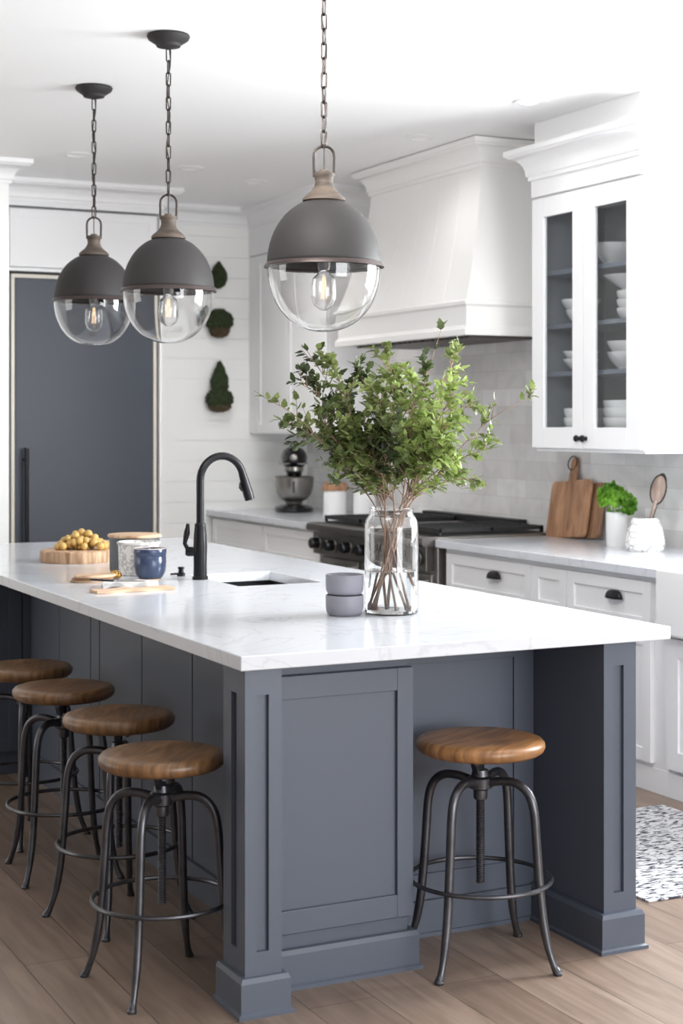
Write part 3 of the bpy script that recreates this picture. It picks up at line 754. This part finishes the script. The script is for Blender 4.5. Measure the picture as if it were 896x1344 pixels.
# crockery in the glass-door cabinet
def bowl_prof(r, h, ft=.45, th=.006, sq=1.6):
    out = [(0, 0), (r*ft, 0), (r*ft, .008)]
    for i in range(1, 9):
        f = i/8; out.append((r*ft+(r-r*ft)*(1-(1-f)**sq), .008+(h-.008)*f))
    inn = [(max(0, p[0]-th), p[1]+(.004 if i < 3 else 0)) for i, p in enumerate(out[2:])]
    return out+list(reversed(inn))+[(0, .012)]
def bowl(x, y, z, r, h, label, mat='porcelain', group='white crockery in the glass cabinet', tilt=None, name='bowl', cat='bowl', sq=1.6, ft=.45):
    o = MB().lathe(bowl_prof(r, h, ft, sq=sq), n=40).build(name, mat, smooth=True, ang=50); o.location = (x, y, z)
    if tilt: o.rotation_euler = tilt
    return tag(o, label, cat, group)
zb = gz0+.0305
BX = 2.955
for k, z in enumerate((0, .045, .09)):
    bowl(BX, 2.70, zb+z, .11, .075, 'deep white bowl in the lower compartment stack behind the far glass door', sq=2.6, ft=.7, group='white bowls stacked low behind the far door')
for k, z in enumerate((0, .045, .09, .125)):
    bowl(BX, 2.365, zb+z, .115, .075, 'deep white bowl in the lower compartment stack behind the near glass door', sq=2.6, ft=.7, group='white bowls stacked low behind the near door')
for k, z in enumerate((0, .038)):
    bowl(BX, 2.745, SH[0]+.0225+z, .088, .065, 'small round white bowl of a pair on the lowest shelf, far door side', group='pair of round bowls on the lowest shelf far side')
for k, z in enumerate((0, .05)):
    bowl(BX, 2.37, SH[0]+.0225+z, .095, .085, 'round white bowl of a pair on the lowest shelf, near door side', group='pair of round bowls on the lowest shelf near side')
for k, z in enumerate((0, .05)):
    bowl(BX, 2.745, SH[1]+.0225+z, .075+.022*k, .075, ['white bowl under a wider one on the middle shelf', 'flared white bowl on top of its stack on the middle shelf, far door side'][k])
for k, z in enumerate((0, .04, .08)):
    bowl(BX, 2.35, SH[1]+.0225+z, .062, .06, 'small white cup-shaped bowl below the flared bowl on the middle shelf', sq=2.4, ft=.6, group='small nested bowls under the flared bowl')
bowl(BX, 2.355, SH[1]+.0225+.141, .12, .072, 'wide flared white bowl topping the small bowls on the middle shelf', sq=1.1, ft=.3)
bowl(BX+.03, 2.50, SH[2]+.024+.006, .12, .11, 'large white bowl tilted on the top shelf behind the glass', tilt=(.05, 0, 0), sq=1.5)

# ------------------------------------------------------------------ right counter items
def board_mesh(w, h, hw, hl, th=.018, r=.03, hole=None):
    """cutting board outline in (y,z)"""
    P = []
    def arc(cx, cz, rr, a0, a1, n=6):
        for i in range(n+1):
            a = a0+(a1-a0)*i/n; P.append((cx+rr*math.cos(a), cz+rr*math.sin(a)))
    arc(-w/2+r, r, r, -PI, -PI/2) if False else None
    arc(w/2-r, r, r, -PI/2, 0); arc(w/2-r, h-r, r, 0, PI/2)
    if hl:
        P.append((hw*1.1, h)); arc(0, h+hl-hw/1.0, hw*.85, 0, PI, 10); P.append((-hw*1.1, h))
    arc(-w/2+r, h-r, r, PI/2, PI); arc(-w/2+r, r, r, PI, PI*1.5)
    return MB().prism(P, 'x', 0, th)
t = thing('cutting_board', (3.085, 3.08, CT+.004), 'front acacia cutting board with a handle and black cord, leaning on the tile', 'cutting board')
board_mesh(.345, .298, .028, .125).build('board', 'acacia', t, local=True, bevel=.004)
cd = [(-.004+.0, .000+.038*math.cos(a), .395+.036*math.sin(a)) for a in [i/24*2*PI for i in range(24)]]
MB().tube([(c[0]+.006, c[1]+.012, c[2]-.006) for c in cd], .0035, 8, closed=True).build('cord_loop', 'black', t, local=True, smooth=True)
MB().ell((-.001, -.015, .06), .002, .010, .024).build('oval_recess', 'walnut', t, local=True, smooth=True)
t.rotation_euler = (math.radians(-4.5), math.radians(12), 0)
t = thing('cutting_board', (3.118, 2.985, CT+.003), 'second darker walnut cutting board leaning behind the handled one', 'cutting board')
board_mesh(.30, .285, .03, 0).build('board', 'walnut', t, local=True, bevel=.004)
t.rotation_euler = (math.radians(-4.5), math.radians(12), 0)

t = thing('herb_pot', (3.0, 2.515, CT), 'small white ceramic pot of bright green curly herbs beside the marble crock', 'potted herb')
MB().lathe([(0, 0), (.046, 0), (.049, .01), (.052, .165), (.048, .165), (.045, .02), (0, .012)], (3.0, 2.515, CT), 32).build('pot', 'porcelain', t, smooth=True)
mb = MB()
rnd = random.Random(3)
for k in range(420):
    a = rnd.uniform(0, 2*PI); b_ = rnd.uniform(-.6, 1.0); rr = rnd.uniform(.75, 1.0)
    c = Vector((3.0+.085*rr*math.cos(a)*math.sqrt(max(0, 1-b_*b_)), 2.515+.105*rr*math.sin(a)*math.sqrt(max(0, 1-b_*b_))-.0, CT+.215+.065*rr*b_+(.03 if math.sin(a) > 0 else -.02)*abs(math.sin(a))))
    n = 7; s0 = rnd.uniform(.010, .017); ax = Vector((rnd.uniform(-1, 1), rnd.uniform(-1, 1), rnd.uniform(-.2, 1))).normalized(); u = ax.orthogonal().normalized(); w_ = ax.cross(u)
    vs = [mb.bm.verts.new(c+(u*math.cos(2*PI*i/n)+w_*math.sin(2*PI*i/n))*s0*(1 if i % 2 else .7)+ax*rnd.uniform(-.004, .006)) for i in range(n)]; cv = mb.bm.verts.new(c-ax*.005)
    for i in range(n): mb.bm.faces.new((cv, vs[i], vs[(i+1) % n]))
mb.build('leaves', 'herb', t)
mb = MB()
for k in range(14):
    a = k*2.4; mb.tube([(3.0+.02*math.cos(a), 2.515+.02*math.sin(a), CT+.10), (3.0+.05*math.cos(a), 2.515+.06*math.sin(a), CT+.21)], .0015, 5)
mb.build('stems', 'herb', t)

cx, cy = 2.955, 2.235
t = thing('utensil_crock', (cx, cy, CT), 'rounded white marble crock with fine grey line pattern holding wooden utensils', 'crock')
MB().lathe([(0, 0), (.078, 0), (.088, .012), (.092, .035), (.088, .07), (.076, .115), (.062, .145), (.055, .152), (.050, .152), (.058, .14), (.07, .11), (.08, .05), (.07, .012), (0, .01)], (cx, cy, CT), 14).build('crock_body', 'marblel', t, smooth=True, ang=12)
def utensil(name, base, tip, bw, bl, mat, label, bend=.03, ringed=False):
    A = Vector(base); B = Vector(tip); d = (B-A).normalized(); side = d.cross(Vector((-.9, -.44, 0))).normalized(); nrm = side.cross(d)
    t = thing(name, base, label, 'utensil', 'utensils in the marble crock')
    MB().tube([A, A.lerp(B, .4)+nrm*bend*.3, B-d*bl*.75], [.006, .007, .009], 10).build('handle', mat, t, smooth=True)
    mb = MB(); c = B-d*bl*.0
    bm2 = MB(); bm2.ell((0, 0, 0), bw, bw*.25, bl, 20, 14)
    m = Matrix((side, nrm, d)).transposed().to_4x4(); m.translation = B
    bm2.xf(m); bm2.build('spoon_head', mat, t, smooth=True)
    if ringed:
        P = [B+side*bw*1.04*math.cos(a)+d*bl*1.03*math.sin(a) for a in [i/32*2*PI for i in range(32)]]
        MB().tube(P, .0035, 8, closed=True).build('dark_edge', 'black', t, smooth=True)
utensil('wooden_spoon', (cx, cy+.005, CT+.02), (cx+.01, cy-.085, CT+.285), .036, .068, 'spoon', 'greyish wooden spoon with a dark edge leaning out of the marble crock', ringed=True)
utensil('serving_spoon', (cx+.02, cy+.02, CT+.02), (cx+.045, cy-.055, CT+.30), .030, .062, 'blackp', 'dark serving spoon behind the wooden one in the marble crock')

def outlet(y, z, label, dark=False):
    t = thing('wall_outlet', (XR-.008, y, z), label, 'wall outlet')
    MB().box(XR-.014, XR-.008, y-.058, y+.058, z-.058, z+.058).build('cover_plate', 'plastic', t, bevel=.002)
    MB().box(XR-.017, XR-.014, y-.042, y-.012, z-.034, z+.034).box(XR-.017, XR-.014, y+.012, y+.042, z-.034, z+.034).build('socket', 'plastic', t, bevel=.001)
outlet(2.12, 1.23, 'white double wall outlet on the tile behind the wooden spoon')
outlet(4.95, 1.20, 'white wall outlet on the tile beyond the range')

# ------------------------------------------------------------------ far counter items
mx = thing('stand_mixer', (2.86, 5.90, CT), 'black stand mixer with a steel bowl on the far counter', 'stand mixer', rz=math.radians(-25))
MB().lathe([(0, 0), (.125, 0), (.13, .01), (.125, .03), (.09, .045), (.055, .05), (0, .05)], (0, -.02, 0), 36, 1, 1.25).build('base', 'blackp', mx, local=True, smooth=True)
MB().tube([(0, .10, .03), (0, .11, .12), (0, .10, .22), (0, .07, .30)], [.06, .05, .05, .055], 18).build('column', 'blackp', mx, local=True, smooth=True)
hd_ = MB().ell((0, 0, 0), .088, .17, .082, 28, 18); hd_.xf(Matrix.Translation((0, .0, .355))); hd_.build('motor_head', 'blackp', mx, local=True, smooth=True)
MB().lathe([(0, .262), (.05, .262), (.062, .275), (.062, .30), (0, .31)], (0, -.06, 0), 28).build('planetary_hub', 'steel', mx, local=True, smooth=True)
MB().box(-.095, .095, -.145, .12, .318, .326).build('trim_band', 'steel', mx, local=True, bevel=.003)
hb_ = MB().lathe([(0, 0), (.024, 0), (.026, .01), (.018, .02), (0, .022)], n=24); hb_.xf(Matrix.Translation((0, -.155, .362)) @ Matrix.Rotation(PI/2, 4, 'X')); hb_.build('attachment_hub', 'steel', mx, local=True, smooth=True)
MB().lathe([(0, .055), (.05, .055), (.055, .07), (.085, .085), (.115, .12), (.128, .17), (.132, .228), (.137, .232), (.132, .236), (.126, .23), (.12, .17), (.10, .12), (0, .09)], (0, -.06, 0), 44).build('mixing_bowl', 'steel', mx, local=True, smooth=True)
MB().tube(cur([(0, -.188, .205), (0, -.215, .20), (0, -.218, .16), (0, -.178, .135)], 5), .006, 8).build('bowl_handle', 'blackp', mx, local=True, smooth=True)

def canister(x, y, r, h, lid, label):
    t = thing('canister', (x, y, CT), label, 'canister', 'white canisters on the far counter')
    MB().lathe([(0, 0), (r*.97, 0), (r, .006), (r, h-.004), (r-.004, h), (0, h)], (x, y, CT), 36).build('jar', 'porcelain', t, smooth=True)
    if lid: MB().lathe([(0, h), (r*1.08, h), (r*1.12, h+.012), (r*1.05, h+.04), (r*.7, h+.055), (0, h+.06)], (x, y, CT), 36).build('wooden_lid', 'lightwood' if lid == 1 else 'acacia', t, smooth=True)
    else: MB().lathe([(0, h), (r*.96, h), (r*.96, h+.012), (.012, h+.016), (.014, h+.03), (0, h+.034)], (x, y, CT), 36).build('lid', 'porcelain', t, smooth=True)
canister(2.85, 5.26, .074, .165, 2, 'white canister with a brown wooden lid beside the stand mixer')
canister(2.95, 5.05, .07, .15, 0, 'white lidded canister behind the glass vase rim')

# ------------------------------------------------------------------ island top items
# grape board
t = MB().lathe([(0, 0), (.152, 0), (.157, .006), (.157, .046), (.152, .050), (0, .050)], n=56).build('round_serving_board', 'barkw', smooth=True, ang=40)
t.location = (.45, 2.87, CT); tag(t, 'thick round wooden board holding the golden grapes on the island', 'serving board')
gb = thing('grape_bunch', (.47, 2.86, CT+.05), 'bunch of golden green grapes lying on the round wooden board', 'grapes')
rnd = random.Random(5); pl = []
tries = 0
while len(pl) < 62 and tries < 30000:
    tries += 1
    r = rnd.uniform(.0145, .0185); u = rnd.uniform(-.10, .10); v = rnd.uniform(-.05, .05)
    hmax = .092*(1-(u/.125)**2)*(1-(v/.075)**2)
    z = r+rnd.uniform(0, 1)*max(0, hmax-2*r)
    p = Vector((u*.8957+v*.4447, -u*.4447+v*.8957, z))
    if all((p-q).length > (r+rq)*.83 for q, rq in pl): pl.append((p, r))
g0 = None
for p, r in pl:
    if g0 is None: g0 = MB().ell((0, 0, 0), 1, 1, 1.05, 16, 10).build('grape', 'grape', gb, local=True, smooth=True, ang=180); g = g0
    else: g = g0.copy(); COL.objects.link(g)
    g.location = p; g.scale = (r, r, r)
MB().tube(cur([(-.09, .045, .02), (-.03, .02, .035), (.04, -.02, .035), (.1, -.05, .012)], 5), .003, 7).build('stem', 'bark', gb, local=True, smooth=True)

t = thing('charcoal_canister', (.535, 2.372, CT), 'charcoal canister with a thin wooden lid behind the marbled pot', 'canister')
MB().lathe([(0, 0), (.096, 0), (.100, .005), (.100, .133), (0, .133)], (.535, 2.372, CT), 48).build('jar', 'dgrey', t, smooth=True)
MB().lathe([(0, .133), (.106, .133), (.108, .139), (.104, .145), (0, .145)], (.535, 2.372, CT), 48).build('wooden_lid', 'lightwood', t, smooth=True)
o = MB().lathe([(0, 0), (.070, 0), (.076, .006), (.079, .118), (.083, .120), (.084, .128), (.078, .130), (.073, .118), (.070, .012), (0, .01)], n=44).build('marbled_pot', 'marblec', smooth=True, ang=40)
o.location = (.484, 2.175, CT); tag(o, 'white and grey marbled pot between the charcoal canister and the blue cup', 'pot')
o = MB().lathe([(0, 0), (.042, 0), (.043, .004), (0, .004)], n=32).build('coaster', 'lightwood', smooth=True); o.location = (.463, 1.985, CT); tag(o, 'thin round wooden coaster under the blue cup', 'coaster')
cpz = CT+.0042
t = thing('blue_cup', (.463, 1.985, cpz), 'glazed navy blue ceramic cup standing on a coaster on the island', 'cup')
MB().lathe([(0, 0), (.040, 0), (.048, .005), (.056, .02), (.0605, .045), (.0610, .083), (.0595, .085), (.0615, .088), (.0625, .110), (.0605, .1135), (.0575, .110), (.056, .05), (.045, .014), (0, .01)], (.463, 1.985, cpz), 44).build('cup_body', 'bluec', t, smooth=True, ang=50)
MB().lathe([(.0615, .1105), (.0610, .1145), (.0590, .1145), (.0585, .1105)], (.463, 1.985, cpz), 44).build('bare_clay_rim', 'bluel', t, smooth=True)

# stacked wooden trivets
for k in range(3):
    t = MB().lathe([(0, 0), (.072, 0), (.076, .0045), (.072, .009), (0, .009)], n=28, sx=1.0+.05*k, sy=.78).build('wooden_trivet', 'lightwood' if k != 1 else 'walnut', smooth=True)
    t.location = (.235+.008*k, 2.0-.006*k, CT+.0092*k); t.rotation_euler = (0, 0, -.3+.25*k)
    tag(t, ['bottom slab in the stack of thin oval wooden trivets beside the cloth', 'darker middle slab in the stack of thin oval wooden trivets', 'topmost slab in the stack of thin oval wooden trivets'][k], 'trivet', 'stack of oval wooden trivets')
# gold ornament
mb = MB(); rnd = random.Random(9)
for k in range(7):
    a = k*2*PI/7; mb.ell((.012*math.cos(a), .012*math.sin(a), .017+.004*(k % 2)), .011, .011, .013, 10, 8)
mb.ell((0, 0, .026), .011, .011, .011, 10, 8)
o = mb.build('gold_ornament', 'gold', smooth=True, ang=180); o.location = (.345, 2.03, CT); tag(o, 'tiny gold knotted ornament in front of the marbled pot', 'ornament')
# folded linen napkin, white cloth and knife
def wavy(name, mat, L, W_, z, th, loc, rz, lbl, cat, amp=.003, seed=1):
    mb = MB(); rnd = random.Random(seed); nx, ny = 22, 8; g = []
    for k in (0, 1):
        g.append([[mb.bm.verts.new((-L/2+L*i/nx, -W_/2+W_*j/ny+.004*math.sin(i*.7+seed), z+k*th+amp*(1+math.sin(i*.55+j*.9+seed))*(.5+.5*k))) for j in range(ny+1)] for i in range(nx+1)])
    for i in range(nx):
        for j in range(ny):
            mb.bm.faces.new((g[1][i][j], g[1][i+1][j], g[1][i+1][j+1], g[1][i][j+1])); mb.bm.faces.new((g[0][i][j], g[0][i][j+1], g[0][i+1][j+1], g[0][i+1][j]))
    for i in range(nx):
        for j in (0, ny): mb.bm.faces.new((g[0][i][j], g[0][i+1][j], g[1][i+1][j], g[1][i][j]))
    for j in range(ny):
        for i in (0, nx): mb.bm.faces.new((g[0][i][j], g[0][i][j+1], g[1][i][j+1], g[1][i][j]))
    o = mb.build(name, mat, smooth=True, ang=60); o.location = loc; o.rotation_euler = (0, 0, rz); return tag(o, lbl, cat)
wavy('folded_napkin', 'tan', .29, .075, 0, .009, (.268, 1.615, CT), .06, 'folded tan linen napkin lying nearest the camera on the island', 'napkin', .0012, 2)
wavy('linen_cloth', 'cloth', .20, .10, 0, .008, (.305, 1.752, CT), -.25, 'rumpled white linen cloth between the tan napkin and the blue cup', 'cloth', .007, 5)
t = thing('butter_knife', (.20, 1.70, CT), 'short knife with a dark handle lying on the white cloth', 'knife')
MB().tube([(.165, 1.76, CT+.032), (.225, 1.70, CT+.030)], [.008, .006], 10, flat=.6).build('handle', 'blackp', t, smooth=True)
MB().prism([(.225, 1.708), (.325, 1.655), (.33, 1.662), (.30, 1.69), (.23, 1.716)], 'z', CT+.027, CT+.029).build('blade', 'steel', t)

# stacked grey bowls
def gbowl(z, lbl):
    o = MB().lathe([(0, 0), (.046, 0), (.052, .004), (.057, .014), (.0585, .03), (.0585, .060), (.0565, .0625), (.0545, .060), (.0545, .02), (.045, .010), (0, .009)], n=44).build('grey_bowl', 'greyc', smooth=True, ang=50)
    o.location = (.623, .662, z); return tag(o, lbl, 'bowl', 'pair of stacked grey bowls')
gbowl(CT, 'lower of two stacked matte grey bowls beside the glass vase'); gbowl(CT+.063, 'upper of two stacked matte grey bowls beside the glass vase')

# glass vase
vx, vy = .775, .642
vz = thing('glass_vase', (vx, vy, CT), 'tall clear glass jar vase with water holding leafy branches', 'vase')
outp = [(0, 0), (.078, 0), (.083, .006), (.0835, .03), (.0835, .268), (.080, .288), (.072, .302), (.068, .308), (.0675, .322), (.071, .327)]
inn = [(.0665, .327), (.0635, .318), (.064, .306), (.069, .297), (.0765, .284), (.0800, .266), (.0800, .03), (.078, .012), (0, .012)]
MB().lathe(outp+inn, (vx, vy, CT), 64).build('jar', 'glass', vz, smooth=True, ang=60)
MB().lathe([(0, .0125), (.0775, .0125), (.0797, .03), (.0797, .132), (.076, .1315), (0, .1315)], (vx, vy, CT), 64).build('water', 'water', vz, smooth=True, ang=60)

# leafy branches
CR, CF = Vector((.8957, -.4447, 0)), Vector((.4447, .8957, 0))
def add_leaf(mb, base, d, up, L, rnd):
    d = d.normalized(); s_ = d.cross(up)
    if s_.length < .05: s_ = d.orthogonal()
    s_.normalize(); n_ = s_.cross(d)
    st = [0, .14, .3, .42, .58, .7, .86, 1.0]; wd = [0, .20, .33, .27, .30, .20, .15, 0]
    fold = rnd.uniform(.05, .35); curl = rnd.uniform(-.35, .25)
    mid, lf, rt = [], [], []
    for t_, w_ in zip(st, wd):
        c = base+d*(L*t_)+n_*(curl*L*t_*t_)
        mid.append(mb.bm.verts.new(c))
        jw = w_*rnd.uniform(.85, 1.2)
        if w_: lf.append(mb.bm.verts.new(c+s_*jw*L+n_*fold*w_*L)); rt.append(mb.bm.verts.new(c-s_*jw*L+n_*fold*w_*L))
        else: lf.append(None); rt.append(None)
    for i in range(len(st)-1):
        for side in (lf, rt):
            vs = [mid[i], mid[i+1]]+[x for x in (side[i+1], side[i]) if x is not None]
            if len(vs) >= 3: mb.bm.faces.new(vs)
def branch(tips, label, seed, lm='leaf', dens=1.0, group=None):
    rnd = random.Random(seed); tip_r, tip_z, tip_f = tips[0][:3]
    base = Vector((vx, vy, CT+.016)); az2 = math.atan2(tip_f, tip_r)
    br = rnd.uniform(.035, .070); aa = az2+PI+rnd.uniform(-.8, .8)
    b0 = base+CR*br*math.cos(aa)+CF*br*math.sin(aa)
    mr = rnd.uniform(.022, .056); am = az2+rnd.uniform(-.5, .5)
    m = Vector((vx, vy, CT+.325))+CR*mr*math.cos(am)+CF*mr*math.sin(am)
    m0 = b0.lerp(m, .5)+Vector((rnd.uniform(-.010, .010), rnd.uniform(-.010, .010), 0))
    t = thing('leafy_branch', b0, label, 'branch', group); st = MB(); lv = MB(); trunk = None
    for ti, tp_ in enumerate(tips):
        tip = Vector((vx, vy, tp_[1]))+CR*tp_[0]+CF*tp_[2]; tw = tp_[3] if len(tp_) > 3 else 1
        def mids(o):
            q1 = o.lerp(tip, .33)+Vector((0, 0, .030))+Vector((rnd.uniform(-.015, .015), rnd.uniform(-.015, .015), 0))
            q2 = o.lerp(tip, .68)+Vector((0, 0, .04*min(1, abs(tp_[0])*3)))+Vector((rnd.uniform(-.02, .02), rnd.uniform(-.02, .02), rnd.uniform(-.01, .01)))
            return q1, q2
        if ti == 0:
            q1, q2 = mids(m); path = cur([b0, m0, m, q1, q2, tip], 8); n = len(path); trunk = path
            rad = [.0033*(1-.75*i/(n-1)) for i in range(n)]; i0 = 17
        else:
            k = rnd.choice((17, 18, 20)); o = trunk[k]; q1, q2 = mids(o); path = cur([o, q1, q2, tip], 8); n = len(path)
            rad = [.0023*(1-.65*i/(n-1)) for i in range(n)]; i0 = 1
        st.tube(path, rad, 7)
        for i in range(i0, n):
            f = (i-i0)/(n-i0); p = path[i]; d = (path[min(i+1, n-1)]-path[i-1]).normalized()
            o_ = d.orthogonal().normalized(); o2 = d.cross(o_)
            for rep in range(2):
                if p.z > CT+.345 and rnd.random() < .50*dens*tw:
                    L = rnd.uniform(.045, .135)*(1.08-f*.6); ang = rnd.uniform(0, 2*PI)
                    dd = (d*.75+(o_*math.cos(ang)+o2*math.sin(ang))*.8+Vector((0, 0, .12))).normalized()
                    e1 = p+dd*L*.5+Vector((0, 0, .006)); e2 = p+dd*L+Vector((0, 0, rnd.uniform(-.015, .02)))
                    tp = cur([p, e1, e2], 4); st.tube(tp, [.0015*(1-.6*k/(len(tp)-1)) for k in range(len(tp))], 5)
                    for k, q in enumerate(tp[2:]):
                        for _ in range(2 if k < len(tp)-3 else 3):
                            if rnd.random() < .66*dens:
                                a2 = rnd.uniform(0, 2*PI); l_ = (dd*.7+(o_*math.cos(a2)+o2*math.sin(a2))*.8)
                                add_leaf(lv, q, l_+Vector((0, 0, rnd.uniform(-.4, .3))), Vector((rnd.uniform(-.6, .6), rnd.uniform(-.6, .6), 1)), rnd.uniform(.014, .036), rnd)
            if f > .25 and rnd.random() < .6*dens:
                a2 = rnd.uniform(0, 2*PI)
                add_leaf(lv, p, d*.5+(o_*math.cos(a2)+o2*math.sin(a2)), Vector((rnd.uniform(-.6, .6), rnd.uniform(-.6, .6), 1)), rnd.uniform(.018, .038), rnd)
        for _ in range(3): add_leaf(lv, path[-1], (path[-1]-path[-3]).normalized()+Vector((rnd.uniform(-.5, .5), rnd.uniform(-.5, .5), rnd.uniform(-.5, .3))), Vector((0, 0, 1)), rnd.uniform(.026, .042), rnd)
    st.build('stem', 'bark', t, smooth=True, ang=180); lv.build('leaves', lm, t)
G = 'leafy branch in the middle of the dense bouquet in the glass vase'
BR = [([(-.395, 1.590, -.04, .6), (-.345, 1.520, .06, .6)], 'forked leafy branch reaching farthest toward the stand mixer', 1, 'leaf', .8),
      ([(-.262, 1.735, .05), (-.28, 1.64, 0)], 'upright leafy branch with dark leaves topping the mixer side of the bouquet', 2, 'leafd', .85),
      ([(-.185, 1.69, -.08), (-.21, 1.52, -.10), (-.16, 1.40, -.12, .8)], None, 3, 'leaf', 1),
      ([(-.10, 1.68, .08), (-.14, 1.60, .14), (-.30, 1.47, .12, .8)], None, 4, 'leafd', 1),
      ([(-.015, 1.725, -.05), (-.05, 1.60, -.18), (-.12, 1.50, -.14)], None, 5, 'leaf', 1),
      ([(.155, 1.800, .03, .3), (.11, 1.67, 0)], 'tallest thin branch curving up toward the range hood', 6, 'leafd', .75),
      ([(.215, 1.735, .10, .7), (.26, 1.57, .12), (.02, 1.66, .17)], 'twiggy branch ending beside the range hood corner', 7, 'leaf', .85),
      ([(.195, 1.62, -.08), (.06, 1.64, -.16), (.14, 1.42, -.14)], None, 8, 'leaf2', 1),
      ([(.425, 1.590, .02, .45)], 'long leafy branch reaching farthest toward the glass-door cabinet', 9, 'leaf', .7),
      ([(.300, 1.432, -.05, .7), (.17, 1.52, -.13)], 'low branch spreading over the range with bright leaves', 10, 'leaf2', .85),
      ([(.265, 1.335, .06, .25), (.13, 1.55, .15)], 'lowest drooping branch on the range side with bright leaf tips', 11, 'leaf', .7),
      ([(-.02, 1.50, -.2), (.08, 1.45, .16), (-.12, 1.42, .05)], None, 12, 'leafd', .95)]
for tips, lb, sd_, lm, dn in BR:
    branch(tips, lb or G, sd_, lm, dn, 'dense middle branches of the bouquet' if not lb else 'outer branches of the bouquet')

# ------------------------------------------------------------------ rug
mb = slab(MB(), [1.53, 2.0, 2.36], [.34, .8, 1.34], .0, .008, [])
o = mb.build('woven_rug', 'rug', origin=(1.9, .85, 0), bevel=.003); tag(o, 'cream runner rug with scattered black dashes on the floor by the sink cabinet', 'rug')

# ------------------------------------------------------------------ light
wd = bpy.data.worlds.new('world'); sc.world = wd; wd.use_nodes = True
wd.node_tree.nodes['Background'].inputs[0].default_value = (.93, .96, 1, 1); wd.node_tree.nodes['Background'].inputs[1].default_value = 1.0
def area(name, loc, rot, sx, sy, power, col=(1, 1, 1)):
    l = bpy.data.lights.new(name, 'AREA'); l.shape = 'RECTANGLE'; l.size = sx; l.size_y = sy; l.energy = power; l.color = col
    o = bpy.data.objects.new(name, l); COL.objects.link(o); o.location = loc; o.rotation_euler = rot; return o
area('window_light', (XR+.25, .45, 1.85), (0, PI/2, 0), 1.4, 1.6, 320, (.95, .98, 1))
area('room_window_light', (1.9, -6.2, 1.6), (PI/2, 0, 0), 3.2, 2.4, 240, (.97, .98, 1))

for i, (x, y, lb) in enumerate(dl):
    l = bpy.data.lights.new('downlight', 'SPOT'); l.energy = 40 if i > 1 else 10; l.spot_size = 2.5; l.spot_blend = 1; l.shadow_soft_size = .12; l.color = (1, .98, .95)
    o = bpy.data.objects.new('downlight', l); COL.objects.link(o); o.location = (x, y, CEIL-.02)
area('left_fill_light', (-4.9, 3.6, 1.7), (0, -PI/2, 0), 1.8, 2.4, 45, (1, .99, .97))  # added fill from the left for hood and right cabinets, no window there
l = bpy.data.lights.new('right_run_fill', 'SPOT'); l.energy = 230; l.spot_size = 1.5; l.spot_blend = 1; l.shadow_soft_size = .4; l.color = (1, .99, .98)  # added fill spot brightening the right cabinets and tiles, no real fixture
o = bpy.data.objects.new('right_run_fill', l); COL.objects.link(o); o.location = (-.1, -.1, 2.85)
o.rotation_euler = (Vector((3.0, 3.3, 1.3))-o.location).to_track_quat('-Z', 'Y').to_euler()
# ------------------------------------------------------------------ camera
cam = bpy.data.cameras.new('camera'); co = bpy.data.objects.new('camera', cam); COL.objects.link(co); sc.camera = co
co.location = (-1.556, -3.705, 1.51); co.rotation_euler = (PI/2, 0, -math.atan2(.4447, .8957))
cam.sensor_width = 36; cam.lens = 36*2086/1344; cam.shift_y = -117/1344
cam.dof.use_dof = True; cam.dof.focus_distance = 4.9; cam.dof.aperture_fstop = 4.0
cam.clip_start = .05
sc.view_settings.view_transform = 'Standard'; sc.view_settings.look = 'None'; sc.view_settings.exposure = 0
